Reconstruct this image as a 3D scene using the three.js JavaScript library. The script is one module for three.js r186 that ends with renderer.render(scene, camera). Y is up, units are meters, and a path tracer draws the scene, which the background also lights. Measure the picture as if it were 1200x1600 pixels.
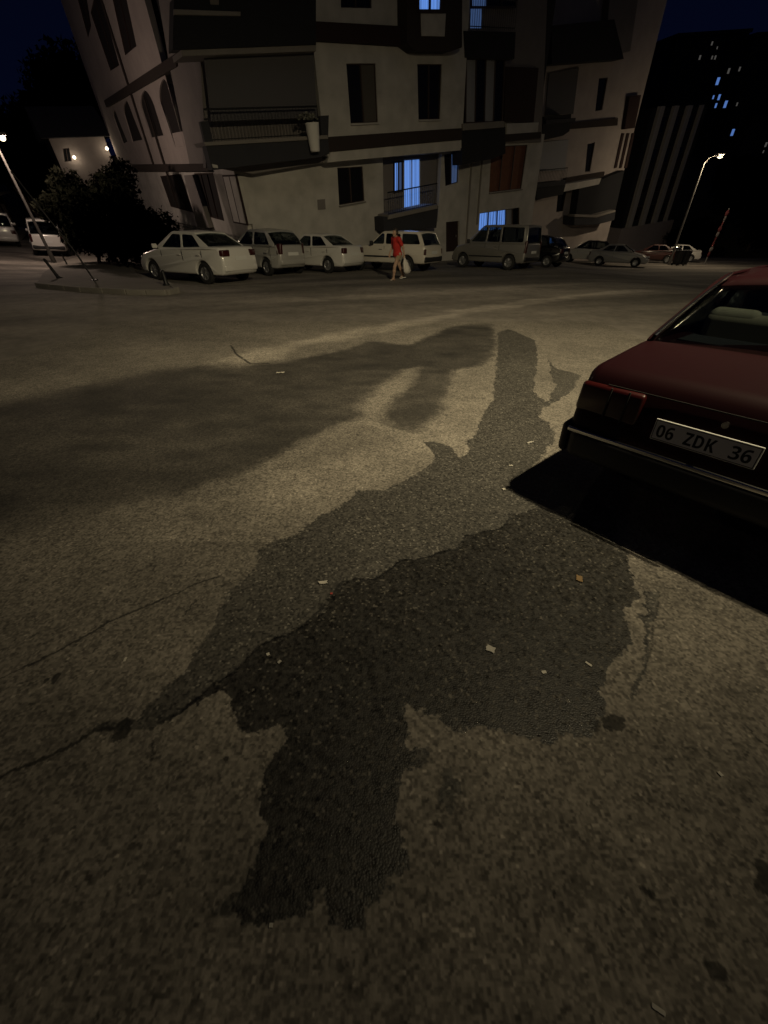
import * as THREE from 'three';
import { mergeGeometries, toCreasedNormals } from 'three/addons/utils/BufferGeometryUtils.js';
import { RoundedBoxGeometry } from 'three/addons/geometries/RoundedBoxGeometry.js';
import { MarchingCubes } from 'three/addons/objects/MarchingCubes.js';
import { RectAreaLightUniformsLib } from 'three/addons/lights/RectAreaLightUniformsLib.js';
RectAreaLightUniformsLib.init();

// ---------- camera, sky, lights, exposure ----------
const V3 = (x, y, z) => new THREE.Vector3(x, y, z), D2R = Math.PI / 180;
const FPX = 650, PITCH_S = 34.1 * D2R, PITCH_G = 40.6 * D2R, ROLL = -3.8 * D2R, EYE = 1.57;   // the street falls away from the viewer and to the right
const qS = new THREE.Quaternion().setFromAxisAngle(V3(1, 0, 0), -PITCH_S);
const qG = new THREE.Quaternion().setFromAxisAngle(V3(1, 0, 0), -PITCH_G).multiply(new THREE.Quaternion().setFromAxisAngle(V3(0, 0, 1), ROLL));
const TILT = qG.clone().multiply(qS.clone().invert());                 // street axes (flat road) -> world (gravity)
const W = (x, y, z) => V3(x, y, z).applyQuaternion(TILT);
const scene = new THREE.Scene();
const camera = new THREE.PerspectiveCamera(2 * Math.atan(800 / FPX) / D2R, 0.75, 0.05, 900);
camera.position.copy(W(0, EYE, 0)); camera.quaternion.copy(qG);
const renderer = new THREE.WebGLRenderer({ antialias: true });
renderer.toneMapping = THREE.LinearToneMapping; renderer.toneMappingExposure = 1;
renderer.shadowMap.enabled = true;
{
  const w = 64, h = 32, d = new Float32Array(w * h * 4);
  for (let j = 0; j < h; j++) for (let i = 0; i < w; i++) {
    const el = (j + 0.5) / h * 180 - 90, k = Math.exp(-Math.max(el, 0) / 28), o = (j * w + i) * 4;
    d[o] = 0.0005 + 0.0005 * k; d[o + 1] = 0.0009 + 0.0010 * k; d[o + 2] = 0.0042 + 0.0040 * k; d[o + 3] = 1;
  }
  const t = new THREE.DataTexture(d, w, h, THREE.RGBAFormat, THREE.FloatType);
  t.mapping = THREE.EquirectangularReflectionMapping; t.magFilter = THREE.LinearFilter; t.needsUpdate = true;
  scene.background = t; scene.environment = t;
}
const moon = new THREE.DirectionalLight(new THREE.Color(0.75, 0.8, 1), 0.012);
moon.position.copy(W(18, 40, 30)); moon.target.position.copy(W(0, 0, -18)); moon.castShadow = true; moon.shadow.radius = 20;
Object.assign(moon.shadow.camera, { left: -45, right: 45, top: 45, bottom: -45, far: 140 }); scene.add(moon, moon.target);
const LAMP_MAIN = 300, LAMP_RIGHT = 62, LAMP_LEFT = 50;

// ---------- small helpers ----------
let seed = 7;
const rnd = () => { seed = (seed + 0x6d2b79f5) | 0; let t = Math.imul(seed ^ (seed >>> 15), 1 | seed); t = (t + Math.imul(t ^ (t >>> 7), 61 | t)) ^ t; return ((t ^ (t >>> 14)) >>> 0) / 4294967296; };
const clamp = (x, a = 0, b = 1) => Math.min(b, Math.max(a, x)), sstep = (a, b, x) => { const t = clamp((x - a) / (b - a)); return t * t * (3 - 2 * t); };
const hash = (x, y) => { let h = Math.imul(x | 0, 374761393) ^ Math.imul(y | 0, 668265263); h = Math.imul(h ^ (h >>> 13), 1274126177); return ((h ^ (h >>> 16)) >>> 0) / 4294967296; };
const noise = (x, y) => { const i = Math.floor(x), j = Math.floor(y); let u = x - i, v = y - j; u = u * u * (3 - 2 * u); v = v * v * (3 - 2 * v); return (hash(i, j) * (1 - u) + hash(i + 1, j) * u) * (1 - v) + (hash(i, j + 1) * (1 - u) + hash(i + 1, j + 1) * u) * v; };
const fbm = (x, y, n = 4) => { let s = 0, a = 0.5, t = 0; for (let k = 0; k < n; k++) { s += a * noise(x, y); t += a; a *= 0.5; x = x * 2.03 + 17.3; y = y * 2.03 + 9.1; } return s / t; };
const used = {};
function numbered(n) { if (!(n in used)) { used[n] = 0; return n; } used[n]++; return n + '_' + String(used[n]).padStart(3, '0'); }
const shade = (o) => { o.traverse((m) => { if (m.isMesh) { m.castShadow = true; m.receiveShadow = true; } }); return o; };
function thing(name, label, category, group) { const g = new THREE.Group(); g.name = numbered(name); scene.add(g); g.userData = { label, category }; if (group) g.userData.group = group; return g; }
function part(name, geo, m, parent, label) { const o = new THREE.Mesh(Array.isArray(geo) ? merge(geo) : geo, m); o.name = name; o.castShadow = o.receiveShadow = true; if (label) o.userData.label = label; parent.add(o); return o; }
function solo(name, geo, m, label, category, group) { const o = part(numbered(name), geo, m, scene); o.userData = { label, category }; if (group) o.userData.group = group; return o; }
function structure(name, geo, m) { const o = part(numbered(name), geo, m, scene); o.userData.kind = 'structure'; return o; }
function merge(list) { return mergeGeometries(list.map((g) => { const n = g.index ? g.toNonIndexed() : g; for (const k of Object.keys(n.attributes)) if (!['position', 'normal', 'uv'].includes(k)) n.deleteAttribute(k); return n; })); }
const box = (w, h, d, x = 0, y = 0, z = 0) => new THREE.BoxGeometry(w, h, d).translate(x, y, z);
const rbox = (w, h, d, x = 0, y = 0, z = 0, r = 0.02, s = 2) => new RoundedBoxGeometry(w, h, d, s, Math.min(r, w / 2.1, h / 2.1, d / 2.1)).translate(x, y, z);
const cyl = (r0, r1, h, n = 16) => new THREE.CylinderGeometry(r0, r1, h, n);
const tube = (pts, r, n = 8, seg = 12) => new THREE.TubeGeometry(new THREE.CatmullRomCurve3(pts), seg, r, n);
function bar(a, b, r, n = 8) { const d = b.clone().sub(a), g = cyl(r, r, d.length(), n); g.applyQuaternion(new THREE.Quaternion().setFromUnitVectors(V3(0, 1, 0), d.clone().normalize())); return g.translate((a.x + b.x) / 2, (a.y + b.y) / 2, (a.z + b.z) / 2); }

// ---------- layout: street axes ----------
const H = (x, z) => { const far = sstep(-11, -19, z); return far * (0.062 * Math.max(0, -x - 15.5) - 0.62 * sstep(7, 17, x) - 0.02 * Math.max(0, x - 17)); };
const rayS = (px, py) => V3((px - 600) / FPX, (800 - py) / FPX, -1).applyQuaternion(qS);
function G(px, py) { const d = rayS(px, py); let t = EYE / -d.y; for (let k = 0; k < 40; k++) { const h = H(d.x * t, d.z * t); t = 0.5 * t + 0.5 * (EYE - h) / -d.y; } return { x: d.x * t, z: d.z * t }; }
const rayW = (px, py) => V3((px - 600) / FPX, (800 - py) / FPX, -1).applyQuaternion(qG);
const groundQ = (x, z) => { const e = 0.6, n = V3(H(x - e, z) - H(x + e, z), 2 * e, H(x, z - e) - H(x, z + e)).normalize(); return TILT.clone().multiply(new THREE.Quaternion().setFromUnitVectors(V3(0, 1, 0), n)); };
const ry = (a) => new THREE.Quaternion().setFromAxisAngle(V3(0, 1, 0), a);
function onGround(o, x, z, deg = 0, upright = false, lift = 0) { o.position.copy(W(x, H(x, z) + lift, z)); o.quaternion.copy(upright ? ry(deg * D2R) : groundQ(x, z).multiply(ry(deg * D2R))); return o; }

// ---------- textures and materials ----------
function dataTex(w, h, fn, srgb = true) {
  const d = new Uint8Array(w * h * 4);
  for (let j = 0; j < h; j++) for (let i = 0; i < w; i++) { const c = fn(i, j), o = (j * w + i) * 4; for (let k = 0; k < 3; k++) d[o + k] = clamp(Math.round((srgb ? (c[k] <= 0.0031308 ? c[k] * 12.92 : 1.055 * Math.pow(c[k], 1 / 2.4) - 0.055) : c[k]) * 255), 0, 255); d[o + 3] = 255; }
  const t = new THREE.DataTexture(d, w, h); t.magFilter = THREE.LinearFilter; t.minFilter = THREE.LinearFilter; t.wrapS = t.wrapT = THREE.RepeatWrapping; if (srgb) t.colorSpace = THREE.SRGBColorSpace; t.needsUpdate = true; return t;
}
const lin = (r, g, b) => new THREE.Color().setRGB(r, g, b);
const std = (r, g, b, rough = 0.7, metal = 0, extra = {}) => new THREE.MeshStandardMaterial({ color: lin(r, g, b), roughness: rough, metalness: metal, side: THREE.DoubleSide, ...extra });
const paint = (r, g, b, rough = 0.35, metal = 0) => new THREE.MeshPhysicalMaterial({ color: lin(r, g, b), roughness: rough, metalness: metal, clearcoat: 0.7, clearcoatRoughness: 0.12, side: THREE.DoubleSide });
const wrapN = (i, j, n, f) => { const a = i / n, b = j / n; return fbm(a * f, b * f, 3) * (1 - a) * (1 - b) + fbm(a * f - f, b * f, 3) * a * (1 - b) + fbm(a * f, b * f - f, 3) * (1 - a) * b + fbm(a * f - f, b * f - f, 3) * a * b; };
function plaster(r, g, b, amount = 0.16, metres = 3) {
  const n = 256, t = dataTex(n, n, (i, j) => { const k = 1 + amount * (wrapN(i, j, n, 6) - 0.5) * 2 + 0.10 * (hash(i, j) - 0.5) + amount * 0.6 * (wrapN(i, j * 0.25, n, 9) - 0.5); return [r * k, g * k, b * k]; });
  t.repeat.set(1 / metres, 1 / metres);
  return new THREE.MeshStandardMaterial({ map: t, roughness: 0.92, side: THREE.DoubleSide });
}
const folds = dataTex(256, 64, (i, j) => { const k = 0.45 + 0.55 * Math.pow(wrapN(i, 7, 256, 34), 1) * 1.2 - 0.25 * (hash(Math.floor(i / 9), 3) > 0.8 ? 1 : 0) + 0.08 * wrapN(i, j, 256, 6); return [k, k, k]; }); folds.repeat.set(0.5, 0.3);
const M = {
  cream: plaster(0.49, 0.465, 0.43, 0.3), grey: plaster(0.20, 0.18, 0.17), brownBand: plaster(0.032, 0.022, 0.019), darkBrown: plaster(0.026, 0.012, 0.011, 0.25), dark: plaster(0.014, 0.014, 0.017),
  rose: plaster(0.38, 0.33, 0.31), concrete: plaster(0.22, 0.20, 0.18), slate: plaster(0.032, 0.032, 0.038),
  frame: std(0.05, 0.03, 0.025, 0.6), frameWhite: std(0.5, 0.5, 0.5, 0.5), glassDark: new THREE.MeshPhysicalMaterial({ color: lin(0.012, 0.012, 0.015), roughness: 0.08, side: THREE.DoubleSide }),
  iron: std(0.02, 0.02, 0.022, 0.5, 0.4), curtain: std(0.30, 0.30, 0.32, 0.95), hollow: std(0.012, 0.008, 0.008, 0.9), poleDark: std(0.07, 0.065, 0.06, 0.7, 0.2), curtainDim: std(0.09, 0.08, 0.07, 0.95), shutter: plaster(0.16, 0.065, 0.035, 0.3, 1), awning: std(0.10, 0.095, 0.10, 0.9),
  blueGlow: new THREE.MeshStandardMaterial({ color: lin(0.2, 0.2, 0.2), emissive: lin(0.13, 0.31, 0.85), emissiveMap: folds, emissiveIntensity: 0.9, roughness: 0.6, side: THREE.DoubleSide }),
  blueSoft: new THREE.MeshStandardMaterial({ color: lin(0.2, 0.2, 0.2), emissive: lin(0.10, 0.20, 0.48), emissiveMap: folds, emissiveIntensity: 0.3, roughness: 0.6, side: THREE.DoubleSide }),
  farGlow: new THREE.MeshStandardMaterial({ color: lin(0.1, 0.1, 0.1), emissive: lin(0.12, 0.26, 0.70), emissiveIntensity: 0.6, side: THREE.DoubleSide }),
  farWarm: new THREE.MeshStandardMaterial({ color: lin(0.1, 0.1, 0.1), emissive: lin(0.35, 0.33, 0.30), emissiveIntensity: 0.16, side: THREE.DoubleSide }),
  lampGlow: new THREE.MeshStandardMaterial({ color: lin(0.8, 0.8, 0.8), emissive: lin(1, 0.82, 0.55), emissiveIntensity: 5 }),
  galv: std(0.30, 0.29, 0.28, 0.55, 0.5), bark: std(0.07, 0.05, 0.04, 0.95),
  rubber: std(0.012, 0.012, 0.013, 0.85), rim: std(0.35, 0.35, 0.36, 0.35, 0.7), plastic: std(0.015, 0.015, 0.017, 0.55), chrome: std(0.75, 0.74, 0.72, 0.18, 1), seam: std(0.008, 0.008, 0.008, 0.8),
  glass: new THREE.MeshPhysicalMaterial({ color: lin(0.55, 0.58, 0.58), transmission: 1, thickness: 0, roughness: 0.02, side: THREE.DoubleSide }),
  tail: new THREE.MeshPhysicalMaterial({ color: lin(0.035, 0.003, 0.003), roughness: 0.35, clearcoat: 0.3, side: THREE.DoubleSide }), lens: new THREE.MeshPhysicalMaterial({ color: lin(0.55, 0.55, 0.55), roughness: 0.1, clearcoat: 1, side: THREE.DoubleSide }), amber: std(0.4, 0.12, 0.01, 0.2),
  plate: std(0.62, 0.62, 0.60, 0.5), seat: std(0.03, 0.03, 0.033, 0.9), white: std(0.7, 0.68, 0.64, 0.8), paper: std(0.45, 0.42, 0.36, 0.9),
};

// ---------- ground ----------
// wet, darker and cracked areas of the road, traced from the photograph and carried to the road's own metres
const road = (list) => list.map(([a, b]) => { const d = rayS(a, b), t = EYE / -d.y; return [d.x * t, d.z * t]; });
const WET = road([[795, 514], [778, 520], [777, 560], [772, 600], [770, 625], [752, 650], [747, 676], [728, 690], [738, 700], [715, 716], [704, 698], [680, 689], [660, 691], [672, 703], [684, 716], [676, 724], [640, 745], [602, 765], [555, 768], [545, 785], [500, 805], [470, 830], [405, 858], [400, 890], [360, 925], [340, 960], [330, 985], [300, 1015], [290, 1045], [268, 1075], [240, 1103], [200, 1122], [160, 1128], [146, 1140], [190, 1147], [235, 1138], [285, 1115], [330, 1095], [352, 1086], [362, 1090], [370, 1120], [375, 1145], [390, 1148], [440, 1130], [447, 1140], [440, 1165], [420, 1195], [403, 1215], [405, 1270], [408, 1300], [400, 1345], [383, 1370], [378, 1396], [350, 1405], [328, 1424], [345, 1432], [374, 1425], [382, 1442], [400, 1458], [430, 1450], [470, 1440], [478, 1400], [490, 1388], [501, 1396], [505, 1420], [516, 1450], [540, 1456], [570, 1445], [575, 1412], [610, 1395], [636, 1362], [628, 1310], [625, 1250], [630, 1202], [655, 1207], [677, 1190], [672, 1172], [637, 1178], [632, 1108], [660, 1112], [690, 1120], [712, 1150], [745, 1142], [820, 1148], [850, 1155], [870, 1145], [922, 1150], [950, 1110], [940, 1070], [952, 1045], [986, 1000], [975, 970], [998, 935], [990, 900], [985, 893], [960, 800], [860, 740], [835, 735], [837, 720], [866, 691], [867, 674], [842, 649], [854, 630], [833, 612], [836, 590], [840, 557], [837, 532]]);
const WET2 = [road([[857, 560], [864, 574], [906, 586], [896, 606], [880, 621], [862, 632], [846, 636], [862, 618], [868, 602], [860, 582]]), road([[700, 1202], [714, 1200], [722, 1240], [716, 1272], [704, 1272], [694, 1240]]), road([[1005, 925], [1027, 920], [1022, 960], [1008, 1008], [1000, 1050], [985, 1092], [976, 1090], [996, 1040], [1006, 990]])];
const SOAK = road([[797, 804], [786, 825], [726, 837], [713, 856], [651, 875], [626, 875], [588, 904], [534, 906], [501, 946], [463, 987], [430, 996], [380, 1033], [362, 1051], [287, 1109], [240, 1136], [300, 1180], [380, 1480], [640, 1480], [660, 1180], [900, 1180], [1010, 1000], [1010, 890], [880, 790]]);
const DARKER = [road([[767, 498], [700, 512], [640, 540], [580, 533], [530, 548], [440, 566], [380, 570], [320, 566], [200, 588], [0, 632], [-260, 700], [-300, 900], [0, 835], [190, 792], [300, 766], [400, 731], [470, 690], [520, 668], [572, 652], [556, 636], [590, 606], [640, 574], [660, 570], [648, 590], [616, 624], [590, 650], [642, 678], [686, 652], [704, 603], [709, 578], [748, 572], [770, 560], [776, 530]]), road([[735, 488], [760, 485], [765, 500], [742, 505]]), road([[845, 495], [868, 495], [866, 505], [846, 505]])];  // soft-edged areas where the asphalt is darker and slightly smoother
const CRACKS = [[[-40, 1085], [0, 1062], [45, 1040], [100, 1012], [135, 993], [175, 972], [215, 953], [260, 932], [300, 915], [345, 898]].map((p) => [...p, 0.011]), [[286, 960], [298, 946], [312, 933]].map((p) => [...p, 0.007]), [[281, 998], [293, 989]].map((p) => [...p, 0.005]), [[233, 1160], [236, 1175], [233, 1193]].map((p) => [...p, 0.006]), [[797, 806], [786, 826], [726, 838], [713, 857], [651, 876], [626, 876], [588, 905], [534, 907], [501, 947], [463, 988], [430, 997], [380, 1034], [362, 1052], [287, 1110], [235, 1136], [190, 1143], [150, 1140], [100, 1170], [50, 1195], [0, 1216], [-40, 1235]].map((p) => [...p, 0.013]), [[360, 540], [372, 556], [392, 568], [420, 568]].map((p) => [...p, 0.03]), [[985, 1090], [1005, 1040], [1018, 1000], [1022, 960], [1030, 930], [1020, 912]].map((p) => [...p, 0.007]), [[1160, 1130], [1180, 1150], [1200, 1165]].map((p) => [...p, 0.008])];
const DOTS = [[90, 1060, 0.03], [75, 1063, 0.015], [190, 1140, 0.05], [960, 1128, 0.05], [930, 1130, 0.03], [1195, 1370, 0.05], [875, 1405, 0.025], [1008, 1390, 0.02], [1120, 1510, 0.03], [690, 1295, 0.015], [355, 1185, 0.012], [560, 680, 0.02], [300, 640, 0.02]];
const NX0 = -5.5, NZ0 = -9.4, NS = 10, NT = 2048;
const K = NT / NS;
function rasterMask(draw) {
  const c = document.createElement('canvas'); c.width = c.height = NT; const g = c.getContext('2d');
  g.fillStyle = '#000'; g.fillRect(0, 0, NT, NT); g.fillStyle = g.strokeStyle = '#fff'; g.lineCap = g.lineJoin = 'round'; draw(g);
  const d = g.getImageData(0, 0, NT, NT).data, m = new Uint8Array(NT * NT); for (let i = 0; i < m.length; i++) m[i] = d[i * 4]; return m;
}
const fillPoly = (g, p) => { g.beginPath(); p.forEach(([x, z], i) => (i ? g.lineTo((x - NX0) * K, (z - NZ0) * K) : g.moveTo((x - NX0) * K, (z - NZ0) * K))); g.closePath(); g.fill(); };
const mWet = rasterMask((g) => { fillPoly(g, WET); WET2.forEach((p) => fillPoly(g, p)); });
const mSoak = rasterMask((g) => fillPoly(g, SOAK));
const mCrack = rasterMask((g) => { for (const c of CRACKS) for (let i = 1; i < c.length; i++) { const [a, b] = road([c[i - 1], c[i]]); g.lineWidth = c[i][2] * K * (0.6 + 0.8 * rnd()); g.beginPath(); g.moveTo((a[0] - NX0) * K, (a[1] - NZ0) * K); g.lineTo((b[0] - NX0) * K, (b[1] - NZ0) * K); g.stroke(); } for (const [a, b, r] of DOTS) { const [p] = road([[a, b]]); g.beginPath(); g.ellipse((p[0] - NX0) * K, (p[1] - NZ0) * K, r * K, r * K * 0.6, rnd() * 3, 0, 7); g.fill(); } });
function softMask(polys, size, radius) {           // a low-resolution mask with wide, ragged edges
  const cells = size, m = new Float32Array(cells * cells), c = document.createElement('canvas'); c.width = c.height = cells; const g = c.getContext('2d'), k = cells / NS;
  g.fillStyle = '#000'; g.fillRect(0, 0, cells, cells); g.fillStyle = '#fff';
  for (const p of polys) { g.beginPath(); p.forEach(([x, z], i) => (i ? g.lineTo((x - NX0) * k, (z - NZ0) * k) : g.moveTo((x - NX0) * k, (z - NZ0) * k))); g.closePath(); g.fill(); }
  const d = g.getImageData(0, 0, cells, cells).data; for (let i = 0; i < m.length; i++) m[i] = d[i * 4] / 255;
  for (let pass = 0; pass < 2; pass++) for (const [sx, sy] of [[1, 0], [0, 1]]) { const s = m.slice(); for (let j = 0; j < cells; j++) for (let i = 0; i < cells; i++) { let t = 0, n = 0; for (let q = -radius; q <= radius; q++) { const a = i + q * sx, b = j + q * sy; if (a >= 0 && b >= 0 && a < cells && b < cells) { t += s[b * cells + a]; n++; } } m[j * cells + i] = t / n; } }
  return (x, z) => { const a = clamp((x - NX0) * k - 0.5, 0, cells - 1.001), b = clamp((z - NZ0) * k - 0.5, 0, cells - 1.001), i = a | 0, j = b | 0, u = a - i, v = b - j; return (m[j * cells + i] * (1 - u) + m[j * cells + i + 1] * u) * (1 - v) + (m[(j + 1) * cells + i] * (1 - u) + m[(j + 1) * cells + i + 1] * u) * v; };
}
const darkerCrisp = softMask(DARKER, 512, 4), darkerSoft = softMask(DARKER, 512, 14), darkerAt = (x, z) => { const k = sstep(-2.2, -0.7, x); return darkerSoft(x, z) * (1 - k) + darkerCrisp(x, z) * k; };
const look = (m, x, z) => { const i = Math.floor((x - NX0) * K), j = Math.floor((z - NZ0) * K); return i < 0 || j < 0 || i >= NT || j >= NT ? 0 : m[j * NT + i] / 255; };
const BANDS = [[[[370, 566], [420, 548], [480, 533], [560, 519], [650, 502], [760, 482], [900, 462], [1010, 452]], 0.42, 0.75], [[[420, 470], [600, 462], [800, 450], [960, 436]], 0.7, 0.35], [[[700, 690], [610, 722], [520, 745], [430, 775], [340, 825], [270, 880]], 0.45, 0.42], [[[520, 640], [560, 655], [610, 672], [690, 690]], 0.07, 0.25]].map(([p, w, k]) => [road(p), w, k]);  // pale dust streaks; the third also paints in part of the lamp pool
const dustAndLight = (x, z) => { let s = 0; for (const [p, w, k] of BANDS) { let d = 1e9; for (let i = 1; i < p.length; i++) { const bx = p[i][0] - p[i - 1][0], bz = p[i][1] - p[i - 1][1], t = clamp(((x - p[i - 1][0]) * bx + (z - p[i - 1][1]) * bz) / (bx * bx + bz * bz)); d = Math.min(d, Math.hypot(x - p[i - 1][0] - bx * t, z - p[i - 1][1] - bz * t)); } d += (fbm(x * 1.3, z * 2.5, 3) - 0.5) * w * 1.6; s = Math.max(s, k * sstep(1.1, 0.2, d / w)); } return s; };
const dryTone = (x, z) => (1 + (z < -2 ? dustAndLight(x, z) : 0)) * baseTone(x, z), baseTone = (x, z) => 1 + 0.36 * (fbm(x * 0.55 + 4, z * 0.9 + 2, 4) - 0.5) * 2 + 0.22 * (fbm(x * 5, z * 5, 3) - 0.5) * 2 + 0.16 * (fbm(x * 0.8 - z * 1.4, (x * 0.3 + z) * 0.12 + 5, 3) - 0.5) * 2;
const roadRough = new Uint8Array(NT * NT * 4);
const nearColor = dataTex(NT, NT, (i, j) => {
  const x = NX0 + (i + 0.5) / K, z = NZ0 + (j + 0.5) / K;
  const wx = (fbm(x * 9 + 3, z * 9, 3) - 0.5) * 0.075 + (noise(x * 70, z * 70) - 0.5) * 0.022, wz = (fbm(x * 9 + 51, z * 9 + 7, 3) - 0.5) * 0.075 + (noise(x * 70 + 9, z * 70 + 5) - 0.5) * 0.022;
  const dx = Math.min(x - NX0, NX0 + NS - x, z - NZ0, NZ0 + NS - z), inner = sstep(0, 0.6, dx);
  const wet = look(mWet, x + wx, z + wz), soak = wet * look(mSoak, x + wx * 1.3, z + wz * 1.3), crack = look(mCrack, x + wx * 0.5, z + wz * 0.5) * (noise(x * 14, z * 14) > 0.22 ? 1 : 0.2);
  const edge = (fbm(x * 2.2, z * 3, 4) - 0.5) * 0.7, darkened = inner * sstep(0.06, 0.98, darkerAt(x + wx * 2, z + wz * 2) + edge * 0.5) * (0.75 + 0.25 * noise(x * 3, z * 6));
  const cx = x * 100 + 0.8 * noise(x * 60, z * 60), cz = z * 100 + 0.8 * noise(x * 60 + 7, z * 60), g1 = hash(Math.floor(cx), Math.floor(cz)), g2 = noise(x * 62, z * 62), chipGlint = hash(Math.floor(cx) + 913, Math.floor(cz) + 77), g3 = fbm(x * 22, z * 22, 2);
  let t = 0.150 * dryTone(x, z) * (0.22 + 0.46 * g2 + 0.82 * g1 + 0.28 * (g3 - 0.5)) * (chipGlint > 0.965 ? 1.5 : 1);
  let r = t * 1.05, g = t * 0.94, b = t * 0.79, ro = 0.9;
  const dk = 1 - 0.84 * darkened; r *= dk; g *= dk; b *= dk; ro -= 0.12 * darkened;
  if (wet > 0.5) {
    const s = soak > 0.5 ? 1 : 0, w = (s ? 0.019 : 0.048) * (0.05 + 0.5 * g2 + 1.3 * g1) * (0.7 + 0.6 * fbm(x * 2, z * 2, 3)) * (chipGlint > 0.90 ? (s ? 4.2 : 2.4) : 1);  // bright chips paint the sparkle of the wet surface into its colour
    r = w * 1.05; g = w * 0.97; b = w * 0.83; ro = s ? (chipGlint > 0.9 ? 0.18 : 0.36 + 0.25 * g2) : 0.6 + 0.25 * g2;
  }
  const ck = 1 - 0.8 * crack; r *= ck; g *= ck; b *= ck;
  const o = (j * NT + i) * 4; roadRough[o] = roadRough[o + 1] = roadRough[o + 2] = ro * 255; roadRough[o + 3] = 255;
  return [r, g, b];
});
nearColor.wrapS = nearColor.wrapT = THREE.ClampToEdgeWrapping;
const nearRough = new THREE.DataTexture(roadRough, NT, NT); nearRough.magFilter = THREE.LinearFilter; nearRough.needsUpdate = true;
const grain = dataTex(1024, 1024, (i, j) => { const n = 1024, w = (f) => { const a = i / n * f, b = j / n * f, ii = Math.floor(a), jj = Math.floor(b); let best = 9; for (let q = -1; q < 2; q++) for (let s = -1; s < 2; s++) { const u = (ii + q + f) % f, v = (jj + s + f) % f, ddx = ii + q + hash(u, v) - a, ddy = jj + s + hash(u + 977, v) - b; best = Math.min(best, ddx * ddx + ddy * ddy); } return 1 - Math.min(1, Math.sqrt(best)); }; const h = 0.66 * w(173) + 0.14 * w(47) + 0.20 * wrapN(i, j, n, 40); return [h, h, h]; }, false);
grain.repeat.set(NS / 1.3, NS / 1.3);
const FX0 = -46, FZ0 = -78, FS = 92, FN = 1536;
const farTone = (x, z) => {
  const swirl = (fbm(x * 0.12 + 1, z * 0.12 + 8, 3) - 0.5) * 4, streak = fbm(x * 0.10 + swirl * 0.3, z * 0.8 + x * 0.32 + swirl * 0.5, 4), blot = fbm(x * 0.35, z * 0.7, 4);
  return (0.62 + 0.75 * sstep(0.30, 0.68, streak)) * (0.75 + 0.5 * blot);
};
const farColor = dataTex(FN, FN, (i, j) => {
  const x = FX0 + (i + 0.5) / FN * FS, z = FZ0 + (j + 0.5) / FN * FS, e = Math.max(NX0 - x, x - NX0 - NS, NZ0 - z, z - NZ0 - NS), k = sstep(0, 3, e);
  const t = 0.150 * 0.97 * (dryTone(x, z) * (1 - k) + farTone(x, z) * dryTone(x, z) * k) * (0.85 + 0.3 * hash(i, j)); return [t * 1.05, t * 0.94, t * 0.82];
});
farColor.wrapS = farColor.wrapT = THREE.MirroredRepeatWrapping;
const farGrain = grain.clone(); farGrain.repeat.set(FS / 2.6, FS / 2.6); farGrain.needsUpdate = true;
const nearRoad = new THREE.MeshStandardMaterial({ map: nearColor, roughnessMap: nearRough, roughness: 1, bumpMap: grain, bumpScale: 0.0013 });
const farRoad = new THREE.MeshStandardMaterial({ map: farColor, roughness: 0.9, bumpMap: farGrain, bumpScale: 0.006 });
function sheet(xs, zs, x0, z0, s, skip) {
  const pos = [], uv = [], idx = [], nx = xs.length;
  for (const z of zs) for (const x of xs) { const p = W(x, H(x, z), z); pos.push(p.x, p.y, p.z); uv.push((x - x0) / s, (z - z0) / s); }
  for (let j = 0; j + 1 < zs.length; j++) for (let i = 0; i + 1 < nx; i++) { if (skip && skip((xs[i] + xs[i + 1]) / 2, (zs[j] + zs[j + 1]) / 2)) continue; const a = j * nx + i; idx.push(a, a + nx, a + 1, a + 1, a + nx, a + nx + 1); }
  const g = new THREE.BufferGeometry(); g.setAttribute('position', new THREE.Float32BufferAttribute(pos, 3)); g.setAttribute('uv', new THREE.Float32BufferAttribute(uv, 2)); g.setIndex(idx); g.computeVertexNormals(); return g;
}
const span = (a, b, n) => Array.from({ length: n + 1 }, (_, i) => a + (b - a) * i / n);
const uniq = (l) => [...l].sort((a, b) => a - b).filter((v, i, s) => !i || v - s[i - 1] > 0.05);
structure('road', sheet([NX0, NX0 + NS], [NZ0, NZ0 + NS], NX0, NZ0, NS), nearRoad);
structure('road', sheet(uniq([...span(FX0, NX0, 40), ...span(NX0, NX0 + NS, 8), ...span(NX0 + NS, FX0 + FS, 40)]), uniq([...span(FZ0, NZ0, 60), ...span(NZ0, NZ0 + NS, 8), ...span(NZ0 + NS, FZ0 + FS, 14)]), FX0, FZ0, FS, (x, z) => x > NX0 && x < NX0 + NS && z > NZ0 && z < NZ0 + NS), farRoad);
structure('terrain', sheet(uniq([...span(-400, FX0, 12), ...span(FX0, FX0 + FS, 12), ...span(FX0 + FS, 400, 12)]), uniq([...span(-500, FZ0, 12), ...span(FZ0, FZ0 + FS, 12), ...span(FZ0 + FS, 200, 8)]), FX0, FZ0, FS, (x, z) => x > FX0 && x < FX0 + FS && z > FZ0 && z < FZ0 + FS), std(0.03, 0.028, 0.022, 0.95));

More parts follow.
